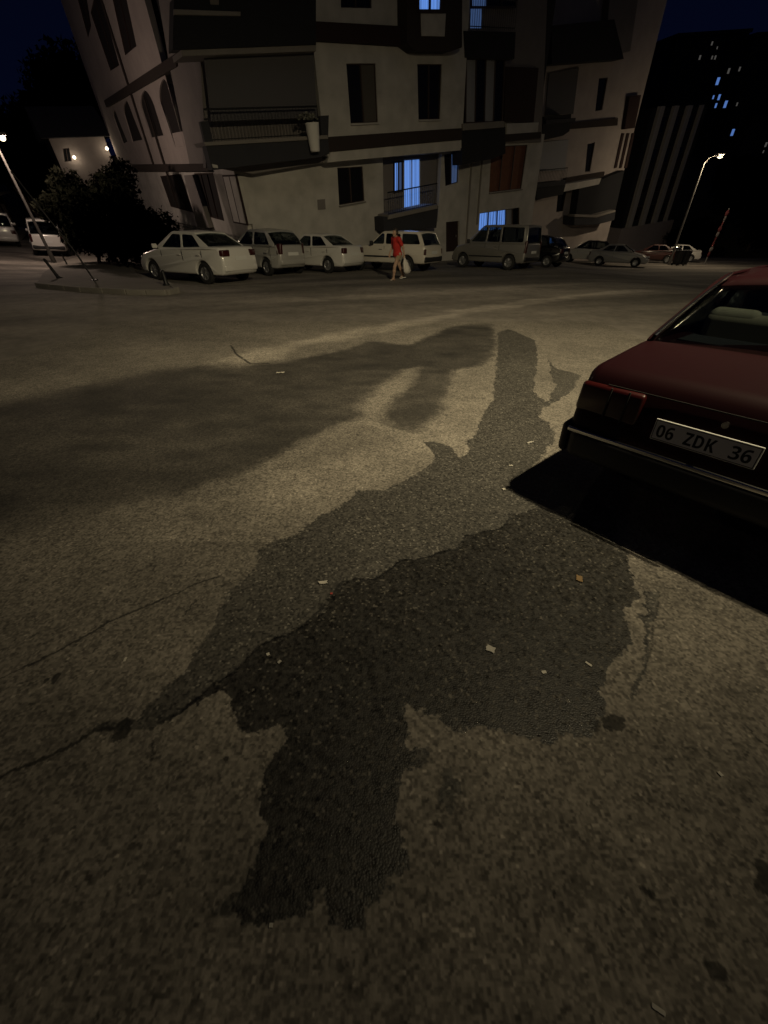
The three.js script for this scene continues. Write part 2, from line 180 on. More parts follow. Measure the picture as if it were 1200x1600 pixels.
// raised pavement with kerb stones at the corner, where the bollards stand
{
  const edge = [[60, 449], [130, 456], [200, 460], [262, 461], [277, 457], [262, 447], [232, 438], [212, 428], [205, 412], [180, 402], [140, 398], [100, 412], [70, 430]].map(([a, b]) => { const p = G(a, b); return [p.x, p.z]; });
  const s = new THREE.Shape(); edge.forEach(([x, z], i) => (i ? s.lineTo(x, -z) : s.moveTo(x, -z)));
  const g = new THREE.ExtrudeGeometry(s, { depth: 0.10, bevelEnabled: true, bevelSize: 0.012, bevelThickness: 0.012, bevelSegments: 1 }); g.rotateX(-Math.PI / 2).translate(0, 0.0, 0);
  const a = g.attributes.position; for (let i = 0; i < a.count; i++) { const p = W(a.getX(i), H(a.getX(i), a.getZ(i)) + a.getY(i), a.getZ(i)); a.setXYZ(i, p.x, p.y, p.z); } g.computeVertexNormals();
  const pav = structure('pavement', g, plaster(0.15, 0.135, 0.115, 0.25, 4));
  const kerb = plaster(0.20, 0.185, 0.16, 0.2, 2);
  for (let i = 0; i < 5; i++) { const [x0, z0] = edge[i], [x1, z1] = edge[(i + 1)], L = Math.hypot(x1 - x0, z1 - z0), n = Math.max(1, Math.round(L / 0.8)), ang = Math.atan2(-(z1 - z0), x1 - x0);
    for (let k = 0; k < n; k++) { const t = (k + 0.5) / n, x = x0 + (x1 - x0) * t, z = z0 + (z1 - z0) * t, m = rbox(L / n - 0.02, 0.15, 0.16, 0, 0.055 + rnd() * 0.01, 0, 0.015, 1).applyQuaternion(ry(ang)); m.translate(x, H(x, z), z); m.applyQuaternion(TILT); part('kerb_stone', m, kerb, pav); } }
}

// ---------- facades: a vertical plane in the world, its own (u, v, out) axes ----------
function facade(x, z, vpx, vpy, flip) {
  const O = W(x, H(x, z), z), d = rayW(vpx, vpy); d.y = 0; d.normalize(); if (flip) d.negate();
  const N = V3(-d.z, 0, d.x), m = new THREE.Matrix4().makeBasis(d, V3(0, 1, 0), N).setPosition(O);
  const f = { O, U: d, N, m };
  f.uv = (px, py, off = 0) => { const r = rayW(px, py), P = O.clone().addScaledVector(N, off), c = camera.position, t = P.clone().sub(c).dot(N) / r.dot(N), q = c.clone().addScaledVector(r, t).sub(O); return [q.dot(d), q.y]; };
  return f;
}
const shapeOf = (pts) => { const s = new THREE.Shape(); pts.forEach(([x, y], i) => (i ? s.lineTo(x, y) : s.moveTo(x, y))); s.closePath(); return s; };
const ext = (s, z0, z1, bevel = 0) => new THREE.ExtrudeGeometry(s, { depth: z1 - z0 - 2 * bevel, bevelEnabled: bevel > 0, bevelSize: bevel, bevelOffset: -bevel, bevelThickness: bevel, bevelSegments: 1, curveSegments: 10 }).translate(0, 0, z0 + bevel);
function builder(root, base) {                      // parts of one building, on any of its faces, in the axes of its root
  root.matrixAutoUpdate = true; root.position.setFromMatrixPosition(base.m); root.quaternion.setFromRotationMatrix(base.m); const inv = base.m.clone().invert();
  const put = (f, g) => (f === base ? g : g.applyMatrix4(inv.clone().multiply(f.m)));
  const B = { root };
  B.quad = (f, px, off) => px.map(([a, b]) => f.uv(a, b, off));
  B.slab = (name, f, px, o0, o1, m, parent = root, label) => part(name, put(f, ext(shapeOf(B.quad(f, px, o1)), o0, o1, Math.min(0.012, (o1 - o0) / 4))), m, parent, label);
  B.uvbox = (name, f, u0, u1, v0, v1, o0, o1, m, parent = root) => part(name, put(f, box(u1 - u0, v1 - v0, o1 - o0, (u0 + u1) / 2, (v0 + v1) / 2, (o0 + o1) / 2)), m, parent);
  B.wall = (name, f, u0, u1, v0, v1, o0, o1, holes, m) => { const s = shapeOf([[u0, v0], [u1, v0], [u1, v1], [u0, v1]]); for (const h of holes) s.holes.push(new THREE.Path(shapeOf(h).getPoints())); return part(name, put(f, ext(s, o0, o1)), m, root); };
  B.geo = (name, f, g, m, parent = root) => part(name, put(f, g), m, parent);
  // a window in a hole: frame bars round it, mullions, panes, sill
  B.window = (f, q, off, o = {}) => {
    const [tl, tr, br, bl] = q, mix = (a, b, t) => [a[0] + (b[0] - a[0]) * t, a[1] + (b[1] - a[1]) * t], n = o.panes || 2, fw = o.fw || 0.06, fr = [];
    const strip = (a, b, w) => { const d = V3(b[0] - a[0], b[1] - a[1], 0), L = d.length(); return box(L + w, w, 0.08).applyMatrix4(new THREE.Matrix4().makeRotationZ(Math.atan2(d.y, d.x))).translate((a[0] + b[0]) / 2, (a[1] + b[1]) / 2, off - 0.10); };
    for (const [a, b] of [[tl, tr], [tr, br], [br, bl], [bl, tl]]) fr.push(strip(a, b, fw));
    for (let k = 1; k < n; k++) fr.push(strip(mix(tl, tr, k / n), mix(bl, br, k / n), fw * 0.9));
    const w = B.geo('window', f, merge(fr), o.frame || M.frame);
    for (let k = 0; k < n; k++) { const p = [mix(tl, tr, k / n), mix(tl, tr, (k + 1) / n), mix(bl, br, (k + 1) / n), mix(bl, br, k / n)]; B.geo('pane', f, ext(shapeOf(p), off - 0.118, off - 0.112), (o.mats && o.mats[k]) || M.glassDark, w); }
    if (o.sill) B.geo('sill', f, strip(bl, br, 0.05).translate(0, -0.04, 0.16), o.sillMat || M.concrete, w);
    if (o.bars) { const bs = []; for (let k = 1; k < o.bars; k++) { const a = mix(tl, tr, k / o.bars), b = mix(bl, br, k / o.bars); bs.push(bar(V3(a[0], a[1], off - 0.02), V3(b[0], b[1], off - 0.02), 0.012, 6)); } B.geo('window_bars', f, merge(bs), M.iron, w); }
    return w;
  };
  B.rail = (f, a, b, off, h, step = 0.14, m = M.iron) => {      // balcony railing between two facade points (tops of the slab)
    const d = V3(b[0] - a[0], b[1] - a[1], 0), L = d.length(), n = Math.round(L / step), top = B.geo('railing', f, merge([bar(V3(a[0], a[1] + h, off), V3(b[0], b[1] + h, off), 0.028, 8), bar(V3(a[0], a[1] + 0.08, off), V3(b[0], b[1] + 0.08, off), 0.018, 6)]), m);
    for (let k = 0; k <= n; k++) { const t = k / n, x = a[0] + d.x * t, y = a[1] + d.y * t; B.geo('baluster', f, bar(V3(x, y, off), V3(x, y + h, off), 0.010, 5), m, top); }
    return top;
  };
  return B;
}

// ---------- the corner apartment building ----------
const cornerG = (() => { const d = rayS(390, 360), D = 23.5; return { x: d.x / -d.z * D * 1.0, z: -D }; })();
const F1 = facade(cornerG.x, cornerG.z, 1950, 150, false), F2 = facade(cornerG.x, cornerG.z, 0, 275, true);
{
  const root = thing('apartment_building', 'cream corner apartment block with dark balconies and one lit blue balcony door', 'building');
  const B = builder(root, F1), q = (f, px, o) => B.quad(f, px, o), OV = 0.9;     // upper floors stand OV in front of the lower wall
  const uEnd = F1.uv(845, 250, 0)[0], uMid = F1.uv(722, 215, OV)[0], vOv = (F1.uv(520, 250, OV)[1] + F1.uv(720, 234, OV)[1]) / 2, uL = F1.uv(498, 150, OV)[0], TOP = 17;
  // solid core behind every wall
  const plan = new THREE.Shape(); const L2 = -F2.uv(163, 190, 0)[0], back = 16, c2 = (u, o) => { const p = F2.O.clone().addScaledVector(F2.U, u).addScaledVector(F2.N, o).sub(F1.O); return [p.dot(F1.U), p.dot(F1.N)]; };
  { const a = c2(-0.5, -0.45), b = c2(-L2, -0.45); [[0.35, -0.5], [uEnd - 0.1, -0.5], [uEnd - 0.1, -back], [b[0], -back], b, a].forEach(([x, y], i) => (i ? plan.lineTo(x, -y) : plan.moveTo(x, -y))); }
  const core = new THREE.ExtrudeGeometry(plan, { depth: TOP + 5.7, bevelEnabled: false }).rotateX(-Math.PI / 2).translate(0, -6, 0); core.scale(1, 1, -1); core.rotateX(0);
  { const a = core.attributes.position; for (let i = 0; i < a.count; i++) a.setZ(i, -a.getZ(i)); core.computeVertexNormals(); }
  { const s = core.attributes.position; let mx = -1e9; for (let i = 0; i < s.count; i++) mx = Math.max(mx, s.getZ(i)); if (mx > 0.2) for (let i = 0; i < s.count; i++) s.setZ(i, -s.getZ(i)); core.computeVertexNormals(); }
  part('core_wall', core, M.dark, root);
  // lower front wall
  const hWinB = q(F1, [[527, 262], [567, 260], [570, 314], [530, 321]], 0), niche = q(F1, [[598, 246], [690, 240], [684, 346], [600, 352]], 0), sideW = q(F1, [[694, 242], [718, 238], [716, 285], [696, 291]], 0), door = q(F1, [[697, 347], [718, 345], [718, 392], [697, 394]], 0), shut = q(F1, [[768, 229], [825, 226], [815, 295], [764, 301]], 0), base = q(F1, [[750, 333], [812, 324], [812, 356], [748, 361]], 0);
  B.wall('wall', F1, 0, uEnd, -6, vOv + 0.5, -0.25, 0, [hWinB, niche, sideW, door, shut, base], M.cream);
  B.window(F1, hWinB, 0, { panes: 2, sill: true }); B.window(F1, sideW, 0, { panes: 2, mats: [M.glassDark, M.blueSoft] });
  const sh = B.window(F1, shut, 0, { panes: 3, mats: [M.shutter, M.shutter, M.shutter], frame: M.frame, sill: true }); sh.userData.label = 'brown curtained three pane window';
  const blw = [base[0], [base[0][0] + (base[1][0] - base[0][0]) * 0.66, base[1][1]], [base[3][0] + (base[2][0] - base[3][0]) * 0.66, base[2][1]], base[3]];
  B.window(F1, blw, 0, { panes: 3, mats: [M.blueGlow, M.blueGlow, M.blueGlow], bars: 12 }).userData.label = 'lit blue basement window with bars';
  B.window(F1, [blw[1], base[1], base[2], blw[2]], 0, { panes: 2, mats: [M.curtain, M.glassDark] });
  const dr = B.geo('door', F1, ext(shapeOf(door), -0.2, -0.14, 0.01), M.darkBrown); B.geo('handle', F1, box(0.03, 0.12, 0.05, door[1][0] - 0.12, (door[0][1] + door[2][1]) / 2, -0.11), M.galv, dr);
  const pl = q(F1, [[496, 312], [508, 311], [509, 327], [497, 328]], 0.03); B.geo('plaque', F1, ext(shapeOf(pl), 0.004, 0.03, 0.004), M.grey);
  // niche with lit balcony door
  const [nu0, nv1] = niche[0], nu1 = niche[1][0], nv0 = niche[3][1] , nd = 1.3;
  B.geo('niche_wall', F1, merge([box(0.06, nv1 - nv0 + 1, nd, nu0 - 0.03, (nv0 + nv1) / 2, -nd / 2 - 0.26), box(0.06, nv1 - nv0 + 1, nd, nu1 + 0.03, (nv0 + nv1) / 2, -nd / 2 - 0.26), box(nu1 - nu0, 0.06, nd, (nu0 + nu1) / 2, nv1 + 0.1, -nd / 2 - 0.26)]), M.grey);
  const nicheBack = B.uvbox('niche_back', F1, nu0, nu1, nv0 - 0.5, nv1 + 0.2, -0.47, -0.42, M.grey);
  const dq = q(F1, [[632, 250], [657, 248], [657, 325], [632, 331]], -0.3), wq = q(F1, [[617, 254], [630, 252], [630, 298], [617, 301]], -0.3);
  B.window(F1, dq, -0.28, { panes: 2, mats: [M.blueGlow, M.blueGlow], frame: M.frameWhite, fw: 0.05 }).userData.label = 'glazed balcony door lit blue'; B.window(F1, wq, -0.28, { panes: 2, mats: [M.blueGlow, M.blueSoft], bars: 5 });
  { const c = [(dq[0][0] + dq[1][0]) / 2, (dq[0][1] + dq[2][1]) / 2], l = new THREE.RectAreaLight(lin(0.30, 0.46, 1), 0.55, 0.9, 2.0); l.position.copy(V3(c[0], c[1], -0.24).applyMatrix4(F1.m)); l.lookAt(l.position.clone().add(F1.N)); scene.add(l); }
  const bs0 = F1.uv(608, 337, 1.0), bs1 = F1.uv(683, 321, 1.0), bsl = (bs0[1] + bs1[1]) / 2, tilt = (p) => p;
  B.slab('balcony_slab', F1, [[607, 336], [684, 319], [684, 326], [607, 343]], -0.25, 1.0, M.concrete);
  B.slab('balcony_parapet', F1, [[599, 340], [685, 322], [682, 356], [600, 362]], 0.02, 0.9, M.slate); B.rail(F1, bs0, bs1, 0.95, 0.95);
  // overhang: underside beam, white fascia, brown band
  B.slab('fascia', F1, [[517, 236], [720, 219], [720, 235], [511, 254]], -0.2, OV + 0.06, M.cream); B.slab('brown_band', F1, [[512, 214], [722, 200], [722, 218], [512, 238]], -0.2, OV + 0.12, M.brownBand);
  // upper front wall
  const w1 = q(F1, [[541, 99], [587, 99], [591, 191], [548, 193]], OV), w2 = q(F1, [[652, 100], [691, 100], [688, 186], [654, 187]], OV), w3 = q(F1, [[530, -70], [582, -70], [581, 13], [533, 12]], OV);
  B.wall('upper_wall', F1, uL, uMid + 0.02, vOv + 0.1, TOP, OV - 0.25, OV, [w1, w2, w3], M.cream);
  B.uvbox('upper_core', F1, uL, uMid, vOv + 0.02, TOP, -0.3, OV - 0.3, M.dark);
  B.window(F1, w1, OV, { panes: 2, mats: [M.glassDark, M.curtainDim], sill: true, sillMat: M.cream }); B.window(F1, w2, OV, { panes: 2, sill: true, sillMat: M.cream }); B.window(F1, w3, OV, { panes: 2 });
  B.slab('brown_band', F1, [[492, 33], [636, 41], [636, 72], [492, 63]], OV - 0.1, OV + 0.25, M.darkBrown);
  // brown oriel with a lit window
  B.slab('oriel', F1, [[636, -160], [724, -160], [722, 74], [705, 80], [650, 79], [636, 68]], OV, OV + 0.7, M.brownBand); B.slab('oriel_panel', F1, [[658, 21], [697, 21], [695, 57], [659, 56]], OV + 0.5, OV + 0.74, M.cream);
  const oq = q(F1, [[652, -60], [691, -60], [688, 18], [653, 18]], OV + 0.72); B.window(F1, oq, OV + 0.83, { panes: 2, mats: [M.blueGlow, M.blueGlow], fw: 0.11 }).userData.label = 'lit blue oriel window';
  // right hand balconies, glazed with curtains
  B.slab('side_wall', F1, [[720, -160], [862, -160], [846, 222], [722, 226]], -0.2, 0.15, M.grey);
  B.slab('balcony_parapet', F1, [[722, 203], [790, 198], [790, 240], [770, 248], [722, 258]], 0.15, 0.95, M.dark); B.slab('balcony_slab', F1, [[724, 193], [788, 189], [788, 199], [724, 204]], 0.15, 1.05, M.concrete);
  { const gq = q(F1, [[728, 92], [788, 92], [784, 190], [727, 192]], 0.55); B.window(F1, gq, 0.66, { panes: 4, mats: [M.curtain, M.glassDark, M.curtain, M.glassDark] }).userData.label = 'glazed balcony with pale curtains'; B.slab('glazing_core', F1, [[729, 92], [787, 92], [783, 190], [728, 192]], 0.15, 0.5, M.dark); }
  B.slab('balcony_parapet', F1, [[725, 48], [806, 50], [804, 92], [727, 90]], 0.15, 0.95, M.dark); B.slab('brown_panel', F1, [[790, 104], [842, 106], [834, 192], [788, 190]], 0.15, 0.28, M.darkBrown); B.slab('wall_panel', F1, [[792, 193], [842, 191], [840, 208], [792, 210]], 0.15, 0.3, M.cream); B.slab('brown_band', F1, [[788, 210], [846, 206], [845, 216], [788, 221]], 0.0, 0.34, M.brownBand);
  { const gq = q(F1, [[734, -50], [805, -50], [803, 12], [734, 12]], 0.2); B.window(F1, gq, 0.4, { panes: 3, mats: [M.blueSoft, M.glassDark, M.glassDark] }); const a = F1.uv(734, 45, 0.9), b = F1.uv(804, 48, 0.9); B.rail(F1, a, b, 0.9, 0.95); const l = q(F1, [[735, 14], [752, 14], [752, 44], [735, 44]], 0.16); B.geo('lit_pane', F1, ext(shapeOf(l), 0.155, 0.17), M.blueSoft); }
  // rain pipes
  for (const [a, b] of [[[733, 252], [731, 395]], [[752, 248], [748, 335]]]) { const p = F1.uv(a[0], a[1], 0.08), r = F1.uv(b[0], b[1], 0.08), x = (p[0] + r[0]) / 2; B.geo('rain_pipe', F1, bar(V3(x, p[1] + 0.3, 0.08), V3(x, r[1] - 0.5, 0.08), 0.055, 8), M.concrete); }
  // left balcony block, deep terraces hung with awnings
  const BO = 1.5;
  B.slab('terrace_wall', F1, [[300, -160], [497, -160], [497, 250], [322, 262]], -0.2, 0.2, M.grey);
  B.slab('awning', F1, [[318, 84], [490, 79], [496, 184], [330, 190]], 0.95, 1.0, M.awning); B.slab('terrace_slab', F1, [[283, 78], [494, 70], [494, 80], [285, 88]], 0.2, BO, M.concrete); B.slab('terrace_parapet', F1, [[272, -4], [494, -2], [494, 70], [270, 78]], 0.9, BO + 0.05, M.dark); B.slab('coping', F1, [[272, 14], [376, 18], [376, 25], [272, 23]], BO, BO + 0.12, M.concrete);
  B.slab('terrace_parapet', F1, [[322, 227], [513, 216], [515, 240], [500, 246], [332, 266]], 0.9, BO, M.slate); B.slab('terrace_slab', F1, [[318, 222], [512, 211], [513, 217], [322, 228]], 0.2, BO + 0.08, M.concrete); B.rail(F1, F1.uv(330, 223, BO), F1.uv(500, 213, BO), BO, 0.92);
  B.slab('rail_post', F1, [[313, 190], [326, 189], [334, 226], [322, 228]], BO - 0.2, BO + 0.06, M.slate); B.slab('rail_post', F1, [[500, 181], [514, 180], [513, 216], [503, 216]], BO - 0.2, BO + 0.06, M.slate);
  B.slab('drip_tile', F1, [[331, 256], [340, 258], [341, 263], [333, 262]], BO - 0.02, BO + 0.04, M.cream); B.slab('soffit_beam', F1, [[345, 262], [512, 240], [514, 252], [395, 272]], 0.0, 0.6, M.grey);
  // left face: arches below, tall windows above
  const dk = [[[142, 20], [152, -25], [187, 102], [173, 111]], [[163, -60], [186, -60], [214, 72], [196, 87]], [[122, 0], [130, -40], [143, 40], [138, 60]]];
  const arch = (tx, ty, lx, ly, rx, rry, brx, bry, blx, bly) => { const [a, b, c, d, e] = q(F2, [[tx, ty], [lx, ly], [rx, rry], [brx, bry], [blx, bly]], 0), pts = []; for (let k = 0; k <= 8; k++) { const t = k / 8; pts.push([b[0] * (1 - t) * (1 - t) + 2 * t * (1 - t) * (b[0] * 0.8 + a[0] * 0.2) + a[0] * t * t, b[1] * (1 - t) * (1 - t) + 2 * t * (1 - t) * (a[1] * 0.85 + b[1] * 0.15) + a[1] * t * t]); } for (let k = 1; k <= 8; k++) { const t = k / 8; pts.push([a[0] * (1 - t) * (1 - t) + 2 * t * (1 - t) * (c[0] * 0.8 + a[0] * 0.2) + c[0] * t * t, a[1] * (1 - t) * (1 - t) + 2 * t * (1 - t) * (a[1] * 0.85 + c[1] * 0.15) + c[1] * t * t]); } pts.push(d, e); return pts; };
  const arches = [arch(179, 171, 178, 184, 186, 188, 206, 237, 198, 240), arch(198, 157, 194, 178, 208, 180, 230, 236, 212, 238), arch(226, 141, 221, 168, 242, 166, 262, 232, 243, 234), arch(256, 123, 251, 158, 272, 156, 292, 228, 275, 230)];
  const lw = [[[251, 276], [283, 273], [302, 331], [267, 322]], [[304, 272], [333, 271], [350, 344], [321, 336]], [[348, 275], [368, 274], [386, 351], [365, 347]]].map((p) => q(F2, p, 0));
  const tall = dk.map((p) => q(F2, p, 0)), vSplit = F2.uv(250, 262, 0)[1], uR = F2.uv(296, 255, 0)[0];
  B.wall('wall', F2, -L2, 0, -6, vSplit, -0.25, 0, lw, M.cream); B.wall('upper_wall', F2, -L2, uR, vSplit, TOP, -0.25, 0.02, [...tall, ...arches], M.rose);
  lw.forEach((w, i) => B.window(F2, w, 0.07, { panes: 3 - (i === 2), mats: [M.hollow, M.hollow, M.hollow], frame: M.darkBrown, bars: i === 0 ? 3 : 0 }));
  tall.forEach((w) => B.window(F2, w, 0.07, { panes: 2, mats: [M.hollow, M.hollow], frame: M.darkBrown }));
  arches.forEach((a) => { B.geo('arch_recess', F2, ext(shapeOf(a), -0.09, -0.05), M.hollow); const n = a.length, b0 = a[n - 1], b1 = a[n - 2]; B.geo('arch_parapet', F2, ext(shapeOf([b0, b1, [b1[0], b1[1] + 0.55], [b0[0], b0[1] + 0.55]]), -0.1, 0.012, 0.01), M.rose); });
  B.slab('brown_band', F2, [[162, 157], [276, 82], [275, 104], [166, 168]], -0.1, 0.18, M.brownBand); B.slab('brown_band', F2, [[204, 257], [322, 256], [326, 268], [208, 268]], -0.1, 0.22, M.brownBand);
  B.slab('chamfer_wall', F2, [[228, -120], [330, -120], [326, 256], [296, 256], [264, 100]], -0.2, 0.1, M.grey); B.slab('column', F2, [[287, 274], [300, 273], [327, 356], [310, 360]], 0.0, 0.25, M.grey);
  for (const [a, b] of [[[158, 0], [247, 262]], [[224, 150], [262, 300]]]) B.geo('rain_pipe', F2, bar(V3(F2.uv(a[0], a[1], 0.1)[0], F2.uv(a[0], a[1], 0.1)[1], 0.1), V3(F2.uv(a[0], a[1], 0.1)[0] + 0.02, F2.uv(b[0], b[1], 0.1)[1], 0.1), 0.06, 8), M.brownBand);
  // wall-top spikes by the cars
  const fr = thing('spiked_fence', 'short iron spiked fence along the wall behind the white sedan', 'fence'), FB = builder(fr, F2);
  const s0 = F2.uv(275, 366, 0.6), s1 = F2.uv(392, 366, 0.6), v0 = Math.min(s0[1], s1[1]) - 1.2, vt = (s0[1] + s1[1]) / 2 + 0.1;
  FB.geo('fence_wall', F2, box(s1[0] - s0[0], vt - 0.35 - v0 + 1.5, 0.18, (s0[0] + s1[0]) / 2, (vt - 0.35 + v0 - 1.5) / 2, 0.6), M.cream);
  for (let u = s0[0] + 0.1; u < s1[0]; u += 0.17) FB.geo('spike', F2, merge([bar(V3(u, vt - 0.36, 0.6), V3(u, vt + 0.12, 0.6), 0.012, 6), new THREE.ConeGeometry(0.024, 0.1, 6).translate(u, vt + 0.16, 0.6)]), M.iron);
  FB.geo('top_bar', F2, bar(V3(s0[0], vt, 0.6), V3(s1[0], vt, 0.6), 0.015, 6), M.iron);
  // planter hanging on the terrace rail
  const pt = thing('planter', 'tall pale planter with a trailing plant hung on the terrace railing', 'planter'), PB = builder(pt, F1), pc = F1.uv(485, 192, BO + 0.2), ph = F1.uv(486, 238, BO + 0.2)[1] - pc[1];
  const lat = new THREE.LatheGeometry([[0, ph], [0.17, ph], [0.2, ph + 0.05], [0.29, 0], [0.26, 0], [0.24, -0.06], [0, -0.06]].map(([a, b]) => new THREE.Vector2(a, b)), 16).translate(pc[0], pc[1], BO + 0.32); PB.geo('pot', F1, lat, M.white); 
  PB.geo('hook', F1, tube([V3(pc[0], pc[1] + 0.02, BO + 0.1), V3(pc[0], pc[1] + 0.09, BO - 0.02), V3(pc[0], pc[1] + 0.02, BO - 0.04)], 0.012), M.iron);
  const lv = []; for (let k = 0; k < 160; k++) { const a = rnd() * 6.28, r = rnd() * 0.42; lv.push(new THREE.PlaneGeometry(0.09, 0.05).rotateX(rnd() * 3).rotateY(rnd() * 6).translate(pc[0] - 0.18 + Math.cos(a) * r * 1.2, pc[1] + 0.1 + rnd() * 0.22 * (1 - r), BO + 0.3 + Math.sin(a) * r * 0.6)); } PB.geo('foliage', F1, merge(lv), std(0.22, 0.22, 0.18, 0.9));
}

// ---------- the next building down the street, and the striped one behind it ----------
{
  const p = F1.O.clone().addScaledVector(F1.U, F1.uv(850, 250, 0)[0]).addScaledVector(F1.N, -4).applyQuaternion(TILT.clone().invert());
  const F = facade(p.x, p.z, 2300, 140, false), root = thing('apartment_building', 'dim grey apartment block with stacked dark balconies, right of the corner block', 'building'), B = builder(root, F), q = (px, o) => B.quad(F, px, o);
  F.m.setPosition(F.O); const u1 = F.uv(992, 200, 0)[0];
  const nw = q([[936, 122], [950, 121], [941, 172], [930, 174]], 0), nw2 = q([[918, 225], [930, 222], [922, 268], [914, 269]], 0), nw3 = q([[872, 300], [886, 298], [880, 330], [869, 332]], 0), bsm = q([[859, 370], [869, 369], [868, 380], [859, 381]], 0);
  B.wall('wall', F, 0.05, u1, -8, 17, -0.3, 0, [nw, nw2, nw3, bsm], M.rose); B.uvbox('core_wall', F, 0.05, u1, -8, 17, -12, -0.35, M.dark);
  for (const w of [nw, nw2, nw3]) B.window(F, w, 0, { panes: 1 }); B.window(F, bsm, 0, { panes: 2, mats: [M.blueGlow, M.blueGlow], bars: 6 }).userData.label = 'small lit blue basement window';
  B.slab('balcony_parapet', F, [[850, 182], [893, 178], [890, 205], [880, 212], [845, 220]], 0.02, 1.0, M.dark); B.slab('balcony_slab', F, [[853, 187], [900, 184], [899, 190], [853, 194]], 0.02, 1.1, M.slate); B.slab('balcony_curtain', F, [[858, 115], [905, 105], [896, 178], [852, 180]], 0.02, 0.1, M.awning);
  B.slab('balcony_curtain', F, [[846, 222], [889, 218], [883, 266], [840, 268]], 0.02, 0.12, M.curtain); B.slab('balcony_slab', F, [[838, 287], [884, 282], [883, 289], [837, 294]], 0.02, 1.1, M.slate); B.slab('balcony_parapet', F, [[838, 292], [884, 287], [880, 304], [838, 312]], 0.02, 1.0, M.dark); B.rail(F, F.uv(840, 289, 1.0), F.uv(883, 284, 1.0), 1.0, 0.8);
  B.slab('brown_band', F, [[888, 192], [966, 184], [965, 196], [887, 202]], 0.0, 0.2, M.brownBand); B.slab('brown_band', F, [[884, 278], [945, 268], [944, 276], [884, 288]], 0.0, 0.25, M.brownBand); B.slab('white_slab', F, [[882, 288], [940, 278], [936, 288], [880, 300]], 0.0, 0.9, M.cream);
  B.slab('opening_dark', F, [[906, 288], [938, 281], [976, 266], [960, 336], [932, 340], [899, 340]], 0.02, 0.7, M.dark); B.slab('balcony_parapet', F, [[898, 338], [932, 338], [962, 330], [960, 344], [932, 351], [897, 352]], 0.02, 1.2, M.slate); B.slab('coping', F, [[898, 335], [932, 336], [962, 328], [962, 331], [932, 340], [898, 339]], 0.6, 1.28, M.concrete);  // first slab is near-black, painting in the dark of an open balcony
  B.slab('balcony_parapet', F, [[862, 40], [960, 30], [975, 92], [862, 100]], 0.02, 1.0, M.dark); B.slab('balcony_curtain', F, [[954, -20], [1000, -20], [985, 80], [960, 86], [946, 76]], 0.02, 0.5, M.grey);
  B.slab('brown_panel', F, [[984, 150], [1002, 148], [992, 200], [976, 202]], 0.0, 0.3, M.darkBrown);
  for (const x of [960, 968, 976]) B.slab('shutter_slat', F, [[x + 12, 208], [x + 16, 208], [x + 4, 262], [x, 263]], 0.0, 0.08, M.darkBrown);
}
{
  const e = G(1040, 398), F = facade(e.x * 0.97, e.z * 1.02, 2300, 140, false), root = thing('apartment_building', 'dark building with tall pale vertical wall stripes beside the far street lamp', 'building'), B = builder(root, F);
  const u0 = F.uv(985, 300, 0)[0], u1 = F.uv(1062, 300, 0)[0], vt = F.uv(1040, 168, 0)[1], vb = F.uv(1010, 350, 0)[1];
  B.uvbox('wall', F, u0, u1, -6, vt, -9, 0, M.dark); B.uvbox('base_wall', F, u0 - 0.2, u1 + 0.35, -6, vb, -8, 0.25, M.rose);
  const n = 4, w = (u1 - u0) / n; for (let k = 0; k < n; k++) { B.uvbox('pilaster', F, u0 + w * (k + 0.32), u0 + w * (k + 0.32) + w * (k === 3 ? 0.16 : 0.32), vb, vt + 0.1, 0, 0.35, M.cream); }
  for (let k = 0; k < 3; k++) for (let j = 0; j < 4; j++) { const u = u0 + w * (k + 0.78), v = vb + 0.6 + (vt - vb) * j / 4; B.window(F, [[u, v + 1.3], [u + w * 0.48, v + 1.3], [u + w * 0.48, v], [u, v]], 0.14, { panes: 1 }); }
}

// ---------- far hill and blocks with lit windows, and the left side of the street ----------
function farBlock(label, pxL, pxR, pyTop, dist, lights, mat, group) {
  const dl = rayW(pxL, 330), dr = rayW(pxR, 330), k = dist / -dl.z, x0 = dl.x * k, x1 = dr.x * (dist / -dr.z), c = camera.position, rt = rayW((pxL + pxR) / 2, pyTop), top = c.y + rt.y * dist / -rt.z, w = x1 - x0, yb = c.y - dist * 0.35;
  const root = thing('tower_block', label, 'building', group); root.position.set(c.x + (x0 + x1) / 2, yb, c.z - dist);
  part('wall', box(w, top - yb, w * 0.8, 0, (top - yb) / 2, -w * 0.4), mat, root); part('roof', box(w * 1.04, 0.5, w * 0.84, 0, top - yb + 0.25, -w * 0.4), M.dark, root);
  for (const [px, py, s, m] of lights) { const r = rayW(px, py), t = dist / -r.z, X = r.x * t - (x0 + x1) / 2, Y = c.y + r.y * t - yb, wd = s * dist / FPX * 0.45, o = part('window', box(wd + 0.25, wd * 1.9 + 0.25, 0.1, X, Y, 0.04), M.frame, root); part('pane', box(wd, wd * 1.9, 0.06, X, Y, 0.08), m, o); }
  return root;
}
